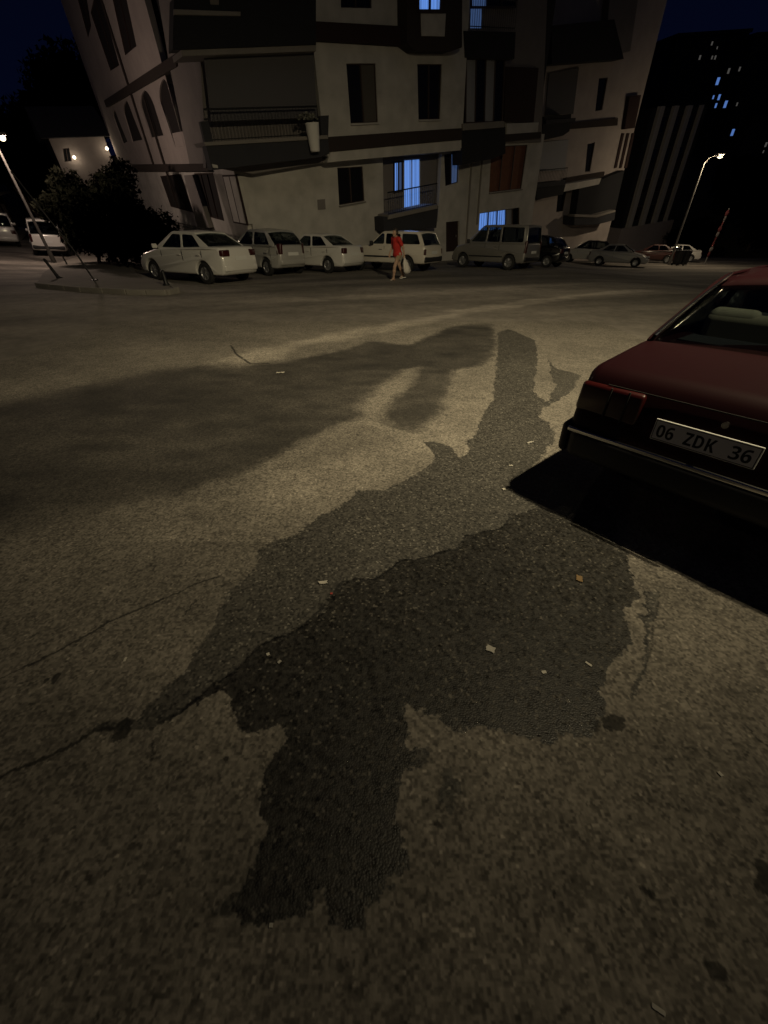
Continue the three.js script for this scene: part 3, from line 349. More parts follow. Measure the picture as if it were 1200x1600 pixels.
{
  const g = M.farGlow, w = M.farWarm;
  farBlock('distant dark tower block with five bright blue windows on the hill', 1085, 1160, 62, 95, [[1121, 127, 7, g], [1114, 152, 3.6, g], [1123, 152, 5.5, g], [1118, 165, 4.5, g], [1133, 163, 7, g], [1151, 163, 3.5, w], [1093, 90, 4, w], [1112, 68, 3.4, w], [1112, 90, 3.2, w], [1117, 90, 3.6, w], [1120, 75, 2.4, w], [1138, 111, 5, w], [1155, 108, 4, w]], M.dark, 'dark blocks on the hill');
  farBlock('distant dark tower block at right picture edge with faint windows', 1161, 1235, 55, 105, [[1169, 107, 4, w], [1165, 82, 2, w], [1190, 147, 5, w], [1196, 130, 4, w], [1138 + 28, 178, 4, w]], M.dark, 'dark blocks on the hill');
  farBlock('low dark block on the hill just above the lit street lamp', 1120, 1260, 188, 75, [[1144, 207, 7, g], [1196, 226, 5, w], [1192, 237, 3, w]], M.dark, 'dark blocks on the hill');
  farBlock('tall dark block seen behind the roof of the grey apartment block', 985, 1075, 60, 120, [[1007, 43, 4, w]], M.dark, 'dark blocks on the hill');
}
{  // dark hillside closing the view
  const ridge = [[-500, 250], [-100, 235], [60, 222], [140, 236], [300, 230], [600, 180], [900, 120], [1000, 100], [1090, 84], [1200, 66], [1400, 60], [1700, 80]], cols = span(-500, 1700, 60), ds = [70, 82, 100, 125, 160, 210], pos = [], idx = [];
  const top = (x) => { for (let i = 1; i < ridge.length; i++) if (x <= ridge[i][0]) { const t = (x - ridge[i - 1][0]) / (ridge[i][0] - ridge[i - 1][0]); return ridge[i - 1][1] + (ridge[i][1] - ridge[i - 1][1]) * t; } return 80; };
  ds.forEach((D, j) => cols.forEach((px) => { const f = j / (ds.length - 1), py = 380 + (top(px) + 12 * (noise(px * 0.013, 3) - 0.5) - 380) * Math.pow(f, 0.8), r = rayW(px, py), t = D / Math.hypot(r.x, r.z), c = camera.position; pos.push(c.x + r.x * t, c.y + r.y * t + (f ? (noise(px * 0.02, j * 3) - 0.5) * 2 : -4), c.z + r.z * t); }));
  const n = cols.length; for (let j = 0; j + 1 < ds.length; j++) for (let i = 0; i + 1 < n; i++) { const a = j * n + i; idx.push(a, a + 1, a + n, a + 1, a + n + 1, a + n); }
  const g = new THREE.BufferGeometry(); g.setAttribute('position', new THREE.Float32BufferAttribute(pos, 3)); g.setIndex(idx); g.computeVertexNormals(); structure('hill', g, std(0.02, 0.02, 0.016, 0.95, 0));
}
const leafGeo = (n, place, size) => { const pos = new Float32Array(n * 9), nor = new Float32Array(n * 9), uv = new Float32Array(n * 6); for (let k = 0; k < n; k++) { const c = place(), a = V3(rnd() - 0.5, rnd() - 0.5, rnd() - 0.5).normalize(), b = V3(rnd() - 0.5, rnd() - 0.5, rnd() - 0.5).cross(a).normalize(), s = size * (0.6 + rnd() * 0.8), nn = a.clone().cross(b); [[0, 0.9], [-0.4, -0.3], [0.4, -0.3]].forEach(([u, v], i) => { const o = k * 9 + i * 3; pos[o] = c.x + a.x * v * s + b.x * u * s; pos[o + 1] = c.y + a.y * v * s + b.y * u * s; pos[o + 2] = c.z + a.z * v * s + b.z * u * s; nor[o] = nn.x; nor[o + 1] = nn.y; nor[o + 2] = nn.z; }); } const g = new THREE.BufferGeometry(); g.setAttribute('position', new THREE.BufferAttribute(pos, 3)); g.setAttribute('normal', new THREE.BufferAttribute(nor, 3)); g.setAttribute('uv', new THREE.BufferAttribute(uv, 2)); return g; };
const leafMat = (r, g, b) => new THREE.MeshPhysicalMaterial({ color: lin(r, g, b), roughness: 0.8, side: THREE.DoubleSide });
function tree(name, label, x, z, h, rad, trunkH, leaves, size, col, group, lift = 0) {
  const o = thing(name, label, name === 'shrub' ? 'shrub' : 'tree', group), wood = [], clumps = []; onGround(o, x, z, 0, true, lift);
  wood.push(tube([V3(0, -0.2, 0), V3(0.08 * rnd(), trunkH * 0.5, 0.05), V3(0.1, trunkH, -0.05)], Math.max(0.05, h * 0.022), 7));
  for (let k = 0; k < 9; k++) { const a = k * 2.4 + rnd(), r = rad * (0.25 + 0.55 * rnd()), y = trunkH + (h - trunkH) * (0.15 + 0.7 * rnd()), c = V3(Math.cos(a) * r, y, Math.sin(a) * r); clumps.push([c, rad * (0.32 + 0.25 * rnd())]); wood.push(tube([V3(0.05, trunkH * (0.6 + 0.4 * rnd()), 0), V3(c.x * 0.4, (trunkH + y) / 2, c.z * 0.5), c], h * 0.007 + 0.01, 5, 6)); }
  part('trunk', wood, M.bark, o);
  part('crown', leafGeo(leaves, () => { const [c, r] = clumps[Math.floor(rnd() * clumps.length)]; let p; do p = V3(rnd() * 2 - 1, rnd() * 2 - 1, rnd() * 2 - 1); while (p.lengthSq() > 1 || (p.lengthSq() < 0.2 && rnd() < 0.6)); return p.multiplyScalar(r * (0.8 + 0.5 * rnd())).setY(p.y * 0.85).add(c); }, size), leafMat(...col), o); return o;
}
const atD = (px, D) => { const r = rayS(px, 360); return { x: r.x / -r.z * D, z: -D }; };
{
  let p;
  const sh = 'shrubs at the corner of the building';
  p = atD(225, 23.5); tree('shrub', 'dense dark shrub right behind the white sedan bonnet', p.x, p.z, 3.0, 1.5, 0.4, 7000, 0.13, [0.05, 0.06, 0.03], sh);
  p = atD(180, 24); tree('shrub', 'tall glossy dark shrub in the middle of the corner bed', p.x, p.z, 3.9, 1.7, 0.5, 8000, 0.15, [0.05, 0.055, 0.035], sh);
  p = atD(140, 25); tree('shrub', 'dark leafy shrub left end of the corner bed beside the leaning pole', p.x, p.z, 4.0, 1.6, 0.5, 7000, 0.15, [0.05, 0.052, 0.035], sh);
  p = atD(205, 28); tree('shrub', 'upper shrub touching the arched wall', p.x, p.z, 4.6, 1.5, 0.8, 6000, 0.15, [0.05, 0.052, 0.035], sh);
  const tr = 'dark trees up the left street';
  p = atD(70, 45); tree('broadleaf_tree', 'large black tree beside the left lamp post', p.x, p.z, 7.5, 3.2, 2.2, 9000, 0.3, [0.03, 0.035, 0.02], tr);
  p = atD(110, 52); tree('broadleaf_tree', 'black tree in front of the small house', p.x, p.z, 6.5, 3, 2, 8000, 0.3, [0.03, 0.035, 0.02], tr);
  p = atD(165, 62); tree('broadleaf_tree', 'tall black tree rising behind the small house', p.x, p.z, 15, 6, 4, 12000, 0.45, [0.02, 0.025, 0.015], tr);
  p = atD(100, 75); tree('broadleaf_tree', 'broad dark tree at the end of the left street', p.x, p.z, 13, 7, 4, 10000, 0.5, [0.02, 0.025, 0.015], tr);
  const rt = 'trees beside the right lamp';
  p = G(1078, 405); tree('broadleaf_tree', 'small lamp lit tree behind the far white car', p.x * 1.06, p.z * 1.06, 3.4, 1.9, 1.3, 7000, 0.16, [0.08, 0.06, 0.04], rt); p = G(1045, 402); tree('broadleaf_tree', 'small bare looking tree against the striped building', p.x * 1.02, p.z * 1.02, 2.8, 1.2, 1.0, 3000, 0.13, [0.07, 0.05, 0.035], rt);
  p = atD(1180, 60); tree('broadleaf_tree', 'large black tree at the right picture edge', p.x, p.z, 9, 6, 3, 9000, 0.45, [0.02, 0.022, 0.015], rt);
}
{  // small house on the left street
  const p = atD(130, 42), F = facade(p.x, p.z, 1950, 150, false), root = thing('house', 'small pale house with dark roof behind the shrubs', 'house'), B = builder(root, F), v1 = F.uv(120, 215, 0)[1], a = F.uv(86, 240, 0)[0], b = F.uv(172, 240, 0)[0];
  const w1 = B.quad(F, [[98, 232], [108, 231], [112, 252], [101, 253]], 0); B.wall('wall', F, a, b, -8, v1, -0.25, 0, [w1], M.rose); B.uvbox('core_wall', F, a, b, -8, v1, -7, -0.3, M.dark); B.window(F, w1, 0, { panes: 2 });
  part('roof', ext(shapeOf([[-0.6, 0], [7.6, 0], [3.5, 2.0]]), a - 0.5, b + 0.5).rotateY(Math.PI / 2).translate(0, v1 + 0.01, 0), M.slate, root);
  for (const [px, py, e] of [[116, 246, 1.2], [167, 232, 0.8]]) { const q = F.uv(px, py, 0.3), P = V3(q[0], q[1], 0.3).applyMatrix4(F.m), l = thing('wall_lamp', px < 140 ? 'small glowing wall lamp on the pale house front' : 'second small glowing wall lamp, nearer the arched building', 'lamp', 'wall lamps on the house'); l.position.copy(P); const h = part('lamp_bulb', new THREE.SphereGeometry(0.11, 12, 8), M.lampGlow, l); part('bracket', bar(V3(0, 0, 0), V3(0, 0.05, 0).addScaledVector(F.N, -0.34), 0.02), M.iron, l); const pl = new THREE.PointLight(lin(1, 0.82, 0.6), e); pl.position.copy(P).addScaledVector(F.N, 0.0); pl.castShadow = true; scene.add(pl); }
}
{  // brown building at the left edge
  const p = atD(-12, 36), F = facade(p.x, p.z, 0, 275, true), root = thing('apartment_building', 'brown apartment block at the left picture edge behind the lit lamp', 'building'), F3 = facade(p.x, p.z, 130, 300, false), B = builder(root, F3);
  B.uvbox('wall', F3, 0, 15, -6, 9, -8, 0, M.brownBand); for (let k = 0; k < 4; k++) for (let j = 0; j < 3; j++) B.window(F3, [[1.2 + k * 3.4, 1.9 + j * 2.9], [2.7 + k * 3.4, 1.9 + j * 2.9], [2.7 + k * 3.4, 0.6 + j * 2.9], [1.2 + k * 3.4, 0.6 + j * 2.9]], 0.13, { panes: 2 });
  for (let j = 0; j < 3; j++) { B.uvbox('balcony_slab', F3, 4, 14, -0.35 + j * 2.9, -0.2 + j * 2.9, 0, 0.9, M.concrete); } B.uvbox('roof', F3, -0.3, 15.3, 9, 9.3, -8.3, 0.4, M.brownBand);
}

// ---------- street lamps ----------
function spot(P, T, power, color, deg, pen) { const s = new THREE.SpotLight(color, power, 0, deg * D2R, pen, 2); s.position.copy(P); s.target.position.copy(T); s.castShadow = true; s.shadow.radius = 3; scene.add(s, s.target); return s; }
function streetLamp(label, x, z, h, arm, power, color, aim, deg, pen, glow, second, added_visor) {
  const o = thing('street_lamp', label, 'street lamp', 'street lamps'); onGround(o, x, z, 0, true);
    part('pole', new THREE.LatheGeometry([[0, -0.4], [0.12, -0.4], [0.11, 0.5], [0.075, 0.6], [0.05, h - 0.3], [0, h - 0.3]].map(([r, y]) => new THREE.Vector2(r, y)), 14), M.galv, o);
  for (const [ar, pw, am, dg, pn] of [[arm, power, aim, deg, pen], ...(second ? [second] : [])]) {
    const a = V3(...ar), tip = V3(a.x, h, a.z), dir = V3(a.x, 0.05, a.z).normalize();
    part('arm', tube([V3(0, h - 0.5, 0), V3(a.x * 0.3, h - 0.1, a.z * 0.3), tip], 0.035), M.galv, o);
    const hd = part('lamp_head', rbox(0.62, 0.13, 0.28, 0, 0.06, 0, 0.05, 3), M.galv, o); hd.position.copy(tip); hd.quaternion.copy(ry(Math.atan2(-dir.z, dir.x)));
    part('lamp_lens', new THREE.SphereGeometry(0.165, 20, 12).scale(1.1, 0.7, 0.7).translate(0.04, -0.06, 0), glow, hd);
    if (added_visor) part('added_visor', new THREE.CylinderGeometry(0.2, 0.2, added_visor, 24, 1, true).translate(0.04, -added_visor / 2, 0), M.galv, hd);  // open ring added under the head to keep light off upper walls
    const P = tip.clone().add(V3(0, -0.10, 0)).add(dir.clone().multiplyScalar(0.04)).applyQuaternion(o.quaternion).add(o.position); if (am) spot(P, am, pw, color, dg, pn); else { const l = new THREE.PointLight(color, pw); l.position.copy(P); l.castShadow = true; l.shadow.radius = 9; scene.add(l); }
  }
  return o;
}
const sodium = lin(1, 0.84, 0.52);
streetLamp('tall street lamp standing over the red car, with an added second head', 5.6, -1.7, 6.9, [-1.95, 0, -0.4], LAMP_MAIN, sodium, W(1.5, 0, -9.8), 61, 1, M.lampGlow, [[-1.95, 0, 0.02], 21, W(0.9, 0, -0.9), 56, 1], 0.112);  // weaker second head is added, unseen, to brighten the near ground
{ const b = atD(1063, 39); const top = rayS(1120, 244); streetLamp('lit street lamp on a slanting far pole at right', b.x, b.z, 6.7, [0.75, 0, 0.3], LAMP_RIGHT, lin(1, 0.80, 0.52), null, 0, 0, M.lampGlow, null, 0.09); }
{ const b = atD(66, 26); streetLamp('lit street lamp at the left picture edge', b.x, b.z, 5.0, [0.7, 0, 0.5], LAMP_LEFT, lin(1, 0.76, 0.60), null, 0, 0, M.lampGlow).traverse((m) => { if (m.name === 'pole' || m.name === 'arm') m.material = M.poleDark; }); }


// ---------- cars ----------
function roundPoly(pts, r, n = 3) {
  const out = []; for (let i = 0; i < pts.length; i++) { const p = pts[i], a = pts[(i + pts.length - 1) % pts.length], b = pts[(i + 1) % pts.length], la = Math.hypot(a[0] - p[0], a[1] - p[1]), lb = Math.hypot(b[0] - p[0], b[1] - p[1]), ra = Math.min(r, la * 0.45), rb = Math.min(r, lb * 0.45), s = [p[0] + (a[0] - p[0]) * ra / la, p[1] + (a[1] - p[1]) * ra / la], e = [p[0] + (b[0] - p[0]) * rb / lb, p[1] + (b[1] - p[1]) * rb / lb]; for (let k = 0; k <= n; k++) { const t = k / n; out.push([s[0] * (1 - t) * (1 - t) + 2 * p[0] * t * (1 - t) + e[0] * t * t, s[1] * (1 - t) * (1 - t) + 2 * p[1] * t * (1 - t) + e[1] * t * t]); } } return out;
}
const TYPES = {
  sedan: { L: 4.4, W: 1.76, H: 1.48, belt: 0.97, r: 0.315, wx: [-1.3, 1.33], low: [[-2.1, 0.27], [-2.2, 0.42], [-2.2, 0.72], [-2.08, 1.04], [-1.5, 1.06], [0.9, 0.99], [1.75, 0.82], [2.1, 0.64], [2.18, 0.42], [2.1, 0.25]], gh: [[-1.72, 1.0], [-0.85, 1.45], [0.15, 1.47], [1.05, 0.96]], win: [[-1.28, -0.42, -0.35, -0.86], [-0.34, 0.66, 0.14, -0.27]], rc: 0.14, tum: 0.24 },
  hatch: { L: 3.9, W: 1.72, H: 1.54, belt: 0.99, r: 0.30, wx: [-1.22, 1.25], low: [[-1.82, 0.27], [-1.93, 0.42], [-1.95, 0.72], [-1.88, 1.02], [0.85, 0.99], [1.55, 0.84], [1.85, 0.62], [1.93, 0.42], [1.85, 0.25]], gh: [[-1.86, 0.98], [-1.22, 1.49], [0.05, 1.53], [1.0, 0.96]], win: [[-1.5, -0.5, -0.42, -1.16], [-0.42, 0.6, 0.1, -0.34]], rc: 0.3, tum: 0.27, round: 0.3 },
  wagon: { L: 4.2, W: 1.64, H: 1.42, belt: 0.93, r: 0.29, wx: [-1.22, 1.22], low: [[-2.0, 0.32], [-2.06, 0.42], [-2.06, 0.62], [-2.02, 0.94], [0.75, 0.94], [1.85, 0.86], [1.98, 0.62], [2.02, 0.42], [1.95, 0.3]], gh: [[-2.0, 0.9], [-1.72, 1.39], [-0.02, 1.41], [0.65, 0.92]], win: [[-1.80, -0.96, -0.92, -1.60], [-0.88, -0.18, -0.16, -0.84], [-0.10, 0.5, 0.05, -0.08]], rc: 0.05, tum: 0.16 },
  van: { L: 4.3, W: 1.8, H: 1.84, belt: 1.1, r: 0.32, wx: [-1.3, 1.36], low: [[-2.05, 0.3], [-2.12, 0.42], [-2.13, 0.7], [-2.1, 1.1], [1.2, 1.07], [1.85, 0.94], [2.08, 0.7], [2.13, 0.42], [2.05, 0.28]], gh: [[-2.1, 1.05], [-2.02, 1.8], [0.3, 1.83], [1.25, 1.04]], win: [[-1.92, -0.75, -0.72, -1.86], [-0.66, 0.05, 0.02, -0.63], [0.13, 0.95, 0.34, 0.1]], rc: 0.12, tum: 0.13 },
  oldSedan: { L: 4.2, W: 1.62, H: 1.355, belt: 0.95, r: 0.29, wx: [-1.15, 1.28], low: [[-1.93, 0.34], [-2.0, 0.45], [-2.02, 0.60], [-1.95, 0.915], [-1.2, 0.97], [0.8, 0.94], [1.85, 0.86], [1.98, 0.62], [2.0, 0.42], [1.95, 0.32]], gh: [[-1.32, 0.95], [-0.70, 1.325], [0.2, 1.345], [0.85, 0.92]], win: [[-1.02, -0.25, -0.22, -0.72], [-0.18, 0.6, 0.18, -0.16]], rc: 0.06, tum: 0.2, glassIn: 0.055 },
};
const wheelGeo = {};
function wheelParts(r) {
  if (wheelGeo[r]) return wheelGeo[r];
  const tyre = new THREE.LatheGeometry([[r * 0.62, -0.085], [r * 0.9, -0.095], [r * 0.985, -0.07], [r, -0.03], [r, 0.03], [r * 0.985, 0.07], [r * 0.9, 0.095], [r * 0.62, 0.085]].map(([a, b]) => new THREE.Vector2(a, b)), 28).rotateX(Math.PI / 2), sp = [];
  sp.push(new THREE.LatheGeometry([[r * 0.64, -0.07], [r * 0.64, 0.085], [r * 0.56, 0.08], [r * 0.55, 0.02], [0, 0.02]].map(([a, b]) => new THREE.Vector2(a, b)), 24).rotateX(Math.PI / 2));
  for (let k = 0; k < 6; k++) sp.push(box(r * 0.56, r * 0.13, 0.05, r * 0.28, 0, 0.055).rotateZ(k * Math.PI / 3)); sp.push(cyl(r * 0.14, r * 0.16, 0.06, 12).rotateX(Math.PI / 2).translate(0, 0, 0.06));
  return (wheelGeo[r] = [tyre, merge(sp)]);
}
const bodyCache = {};
function carShapes(type) {
  if (bodyCache[type]) return bodyCache[type];
  const S = TYPES[type], hw = S.W / 2, hl = S.L / 2;
  const warp = (g, crease = 0.55) => { const a = g.attributes.position; for (let i = 0; i < a.count; i++) { const x = a.getX(i), y = a.getY(i); let z = a.getZ(i); const e = clamp((Math.abs(x) - hl * 0.55) / (hl * 0.45)), up = clamp((y - S.belt) / (S.H - S.belt)); z *= 1 - (S.rc + 0.02) * e * e * e; z *= 1 - S.tum * Math.pow(up, 1.25); z *= 1 - 0.06 * clamp((0.42 - y) / 0.2) - 0.035 * clamp((y - 0.62) / (S.belt - 0.62)) * (y <= S.belt + 0.2 ? 1 : 1); a.setZ(i, z); const crown = 0.02 * (1 - (z / hw) ** 2) * clamp((y - 0.75) / 0.15); a.setY(i, y + crown); if (Math.abs(x) > hl * 0.8) a.setX(i, x * (1 - 0.035 * (S.rc / 0.12) * (z / hw) ** 4)); } g.deleteAttribute('normal'); return toCreasedNormals(g.index ? g.toNonIndexed() : g, crease); };
  // lower body: side outline with wheel arches, extruded across the car
  const top = roundPoly(S.low, 0.09, 4), sh = new THREE.Shape(), R = S.r * 1.14;
  top.forEach(([x, y], i) => (i ? sh.lineTo(x, y) : sh.moveTo(x, y)));
  for (const x of [S.wx[1], S.wx[0]]) { const yb = S.low[0][1], h = Math.sqrt(Math.max(0.001, R * R - (yb - S.r) ** 2)), a0 = Math.atan2(yb - S.r, h); for (let k = 0; k <= 14; k++) { const a = a0 + (Math.PI - 2 * a0) * k / 14; sh.lineTo(x + R * Math.cos(a), S.r + R * Math.sin(a)); } }
  sh.closePath();
  const lower = warp(new THREE.ExtrudeGeometry(sh, { depth: S.W - 0.14, steps: 8, bevelEnabled: true, bevelSize: 0.055, bevelOffset: -0.055, bevelThickness: 0.07, bevelSegments: 4 }).translate(0, 0, -hw + 0.07));
  const [rb, rt, ft, fb] = S.gh, roofY = (x) => rt[1] + (ft[1] - rt[1]) * clamp((x - rt[0]) / (ft[0] - rt[0])) , yb = S.belt - 0.0, wins = S.win.map(([a, b, c, d]) => { const y0 = yb + 0.05, q = roundPoly([[a, y0], [b, y0], [c, roofY(c) - 0.075], [d, roofY(d) - 0.085]], 0.06, 3); return q; });
  const outline = roundPoly([rb, rt, ft, fb], S.round || 0.12, 5), sideShape = shapeOf(outline); wins.forEach((w) => sideShape.holes.push(new THREE.Path(w.map(([x, y]) => new THREE.Vector2(x, y)))));
  const side = (s) => warp(new THREE.ExtrudeGeometry(sideShape, { depth: 0.03, bevelEnabled: true, bevelSize: 0.008, bevelOffset: -0.008, bevelThickness: 0.008, bevelSegments: 1 }).translate(0, 0, s > 0 ? hw - 0.085 : -hw + 0.047));
  const glass = (w, s) => warp(ext(shapeOf(w), -0.002, 0.002).translate(0, 0, s * (hw - 0.062)));
  const grid = (pts, w0, nz, thick) => { const pos = [], idx = [], n = nz + 1; pts.forEach(([x, y]) => { for (let k = 0; k <= nz; k++) { const t = k / nz * 2 - 1; pos.push(x, y - 0.03 * t * t, t * w0); } }); const m = pts.length * n; pts.forEach(([x, y]) => { for (let k = 0; k <= nz; k++) { const t = k / nz * 2 - 1; pos.push(x, y - 0.03 * t * t - thick, t * w0 * 0.995); } }); for (let j = 0; j + 1 < pts.length; j++) for (let k = 0; k < nz; k++) { const a = j * n + k; idx.push(a, a + 1, a + n, a + 1, a + n + 1, a + n, a + m, a + n + m, a + 1 + m, a + 1 + m, a + n + m, a + n + 1 + m); } for (let j = 0; j + 1 < pts.length; j++) for (const k of [0, nz]) { const a = j * n + k; idx.push(a, a + n, a + m, a + n, a + n + m, a + m); } for (const j of [0, pts.length - 1]) for (let k = 0; k < nz; k++) { const a = j * n + k; idx.push(a, a + m, a + 1, a + 1, a + m, a + 1 + m); } const g = new THREE.BufferGeometry(); g.setAttribute('position', new THREE.Float32BufferAttribute(pos, 3)); g.setAttribute('uv', new THREE.Float32BufferAttribute(new Float32Array(pos.length / 3 * 2), 2)); g.setIndex(idx); return g; };
  const mixp = (a, b, t) => [a[0] + (b[0] - a[0]) * t, a[1] + (b[1] - a[1]) * t];
  const roof = warp(grid([mixp(rt, rb, 0.12), mixp(rt, rb, 0.02), mixp(rt, ft, 0.06), mixp(rt, ft, 0.3), [(rt[0] + ft[0]) / 2, Math.max(rt[1], ft[1]) + 0.01], mixp(rt, ft, 0.75), mixp(rt, ft, 0.95), mixp(ft, fb, 0.06)].map(([x, y]) => [x, y + 0.01]), hw - 0.05, 10, 0.035), 1.2);
  const shield = (a, b, t0, t1, dx) => warp(grid([0, 0.25, 0.5, 0.75, 1].map((t) => { const p = mixp(a, b, t0 + (t1 - t0) * t); return [p[0] + dx, p[1] + 0.005 + 0.012 * Math.sin(t * Math.PI)]; }), hw - (S.glassIn || 0.10), 8, 0.005), 1.2);
  return (bodyCache[type] = { S, lower, sides: [side(1), side(-1)], glasses: wins.map((w) => [glass(w, 1), glass(w, -1)]), roof, rear: shield(rb, rt, 0.10, 0.90, 0), front: shield(fb, ft, 0.05, 0.93, 0), warp, hw, hl });
}
function makeCar(type, name, label, category, mat, o = {}) {
  const C = carShapes(type), S = C.S, root = thing(name, label, category, o.group), hw = C.hw, [rb, rt, ft, fb] = S.gh;
  const body = part('body', C.lower, mat, root);
  for (const g of C.sides) part('pillar_frame', g, o.pillar || mat, root);
  part('roof', C.roof, o.roof || mat, root);
  for (const pr of C.glasses) for (const g of pr) part('side_window', g, M.glass, root);
  part('rear_window', C.rear, M.glass, root); part('windscreen', C.front, M.glass, root);
  const [tyre, rim] = wheelParts(S.r);
  for (const x of S.wx) for (const s of [1, -1]) { const w = new THREE.Group(); w.name = 'wheel'; w.position.set(x, S.r, s * (hw - 0.125)); if (s < 0) w.rotation.y = Math.PI; root.add(w); part('tyre', tyre, M.rubber, w); part('rim', rim, M.rim, w); }
  part('wheel_well', box(S.L * 0.72, 0.3, S.W * 0.6, 0, S.low[0][1] + 0.16, 0), M.seam, root);
  const fr = S.low, endR = Math.min(...fr.map((p) => p[0])), endF = Math.max(...fr.map((p) => p[0]));
  const zc = hw * (1 - S.rc * 0.75);
  // lamps, plate, bumpers, mirrors, handles, seams
  for (const s of [1, -1]) {
    const tl = o.tail || [0.1, 0.22, 0.26, 0.82];
    part('tail_lamp', C.warp(rbox(tl[0], tl[1], tl[2], endR + tl[0] / 2 + (o.tailIn || 0.0), tl[3], s * (hw - tl[2] / 2 - 0.0), 0.03, 2)), M.tail, root);
    part('headlight', C.warp(rbox(0.16, 0.16, 0.32, endF - 0.12, 0.66, s * (hw - 0.22), 0.04, 2)), M.lens, root);
    const mir = part('wing_mirror', rbox(0.1, 0.14, 0.18, fb[0] - 0.22, S.belt + 0.09, s * (hw + 0.06), 0.04, 2), o.mirror || mat, root); part('mirror_arm', box(0.05, 0.04, 0.1, fb[0] - 0.2, S.belt + 0.02, s * (hw - 0.02)), M.plastic, mir);
    for (const w of S.win.slice(-2)) part('door_handle', rbox(0.17, 0.035, 0.03, w[0] + 0.14, S.belt - 0.14, s * (hw - 0.028), 0.012, 1), o.handle || mat, root);
    const xs = S.win.slice(-2).flatMap((w) => [w[0] - 0.04, w[1] + 0.03]); for (const x of [xs[0], xs[2], xs[3]]) part('door_seam', C.warp(box(0.008, S.belt - 0.36, 0.012, x, (S.belt + 0.32) / 2, s * (hw - 0.0035))), M.seam, root);
    if (o.moulding) part('side_moulding', C.warp(box(S.wx[1] - S.wx[0] - 0.75, 0.055, 0.02, 0, 0.55, s * (hw + 0.003))), M.plastic, root);
    if (o.sill) part('sill', C.warp(box(S.wx[1] - S.wx[0] - 0.7, 0.1, 0.03, 0, 0.36, s * (hw - 0.01))), o.sill, root);
  }
  const bm = o.bumper || mat;
  part('rear_bumper', C.warp(rbox(0.16, 0.2, S.W * 0.98, endR + 0.055, 0.47, 0, 0.06, 3)), bm, root); part('front_bumper', C.warp(rbox(0.16, 0.22, S.W * 0.98, endF - 0.055, 0.44, 0, 0.06, 3)), bm, root);
  part('grille', rbox(0.06, 0.1, 0.7, endF - 0.05, 0.62, 0, 0.02, 1), M.plastic, root);
  const py = o.plateY || 0.74; if (!o.noPlate) part('licence_plate', rbox(0.012, 0.11, 0.5, endR + (o.plateX ?? 0.0), py, 0, 0.004, 1), o.plate || M.plate, root);
  // seats behind the glass
  const sm = o.seat || M.seat; for (const s of [1, -1]) { const st = part('seat', rbox(0.14, 0.5, 0.46, -0.05, S.belt + 0.02, s * 0.36, 0.06, 2), sm, root); part('headrest', rbox(0.09, 0.16, 0.24, -0.08, S.belt + 0.34 * (S.H - S.belt) / 0.5, s * 0.36, 0.04, 2), sm, st); }
  part('rear_bench', rbox(0.16, 0.32, S.W * 0.7, rb[0] + 0.5, S.belt + 0.02, 0, 0.05, 2), sm, root);
  return { root, C, S };
}
function park(car, ref, px, py, deg, scale = 1) {         // the ground point under 'ref' (car axes: x, z) stands at the given spot
  const g = G(px, py), a = deg * D2R, fx = Math.cos(a), fz = -Math.sin(a), rx = Math.sin(a), rz = Math.cos(a); // forward, right
  car.root.scale.setScalar(scale); const cx = g.x - (ref[0] * fx + ref[1] * rx) * scale, cz = g.z - (ref[0] * fz + ref[1] * rz) * scale; onGround(car.root, cx, cz, deg); return car;
}
const P = { white: paint(0.60, 0.585, 0.555), silver: paint(0.40, 0.39, 0.37, 0.32, 0.2), sage: paint(0.36, 0.38, 0.33, 0.3, 0.3), greySilver: paint(0.28, 0.27, 0.25, 0.3, 0.5), black: paint(0.006, 0.006, 0.007, 0.2), red: new THREE.MeshPhysicalMaterial({ color: lin(0.012, 0.0016, 0.0030), roughness: 0.6, specularIntensity: 0.2, clearcoat: 0.08, clearcoatRoughness: 0.2, side: THREE.DoubleSide }), darkRed: paint(0.05, 0.012, 0.01), cream: paint(0.58, 0.54, 0.47) };
const row = 'cars parked in a row along the building', lft = 'cars parked up the left street', rgt = 'cars parked down the right street';
const nearL = (t) => [TYPES[t].wx[0], -(TYPES[t].W / 2 - 0.1)];
park(makeCar('sedan', 'parked_car', 'white sedan, leftmost of the row along the building', 'car', P.white, { group: row, tail: [0.12, 0.17, 0.34, 0.88] }), nearL('sedan'), 326, 444, 150, 1.05);
park(makeCar('hatch', 'parked_car', 'silver rounded hatchback between the white sedan and the third car, a white saloon', 'car', P.silver, { group: row, tail: [0.12, 0.34, 0.16, 0.9], mirror: M.plastic }), nearL('hatch'), 420, 431, 138, 1.05);
park(makeCar('sedan', 'parked_car', 'white saloon, third in the row, left of the white estate', 'car', P.white, { group: row, tail: [0.12, 0.2, 0.26, 0.86] }), nearL('sedan'), 514, 427, 146, 0.98);
park(makeCar('wagon', 'parked_car', 'old white boxy estate car behind the walking person', 'car', P.cream, { group: row, tail: [0.08, 0.2, 0.12, 0.72], bumper: M.plastic, handle: M.plastic, mirror: M.plastic, moulding: true, plateY: 0.7 }), nearL('wagon'), 636, 426, 147, 1.09);
park(makeCar('van', 'parked_van', 'silver grey van with dark windows near the lit basement window', 'van', P.greySilver, { group: row, tail: [0.1, 0.5, 0.12, 0.95], moulding: true, bumper: M.plastic, mirror: M.plastic }), nearL('van'), 793, 422, 137, 0.97);
park(makeCar('hatch', 'parked_car', 'black car in shadow right of the silver grey van', 'car', P.black, { group: row }), nearL('hatch'), 852, 418, 138, 0.9);
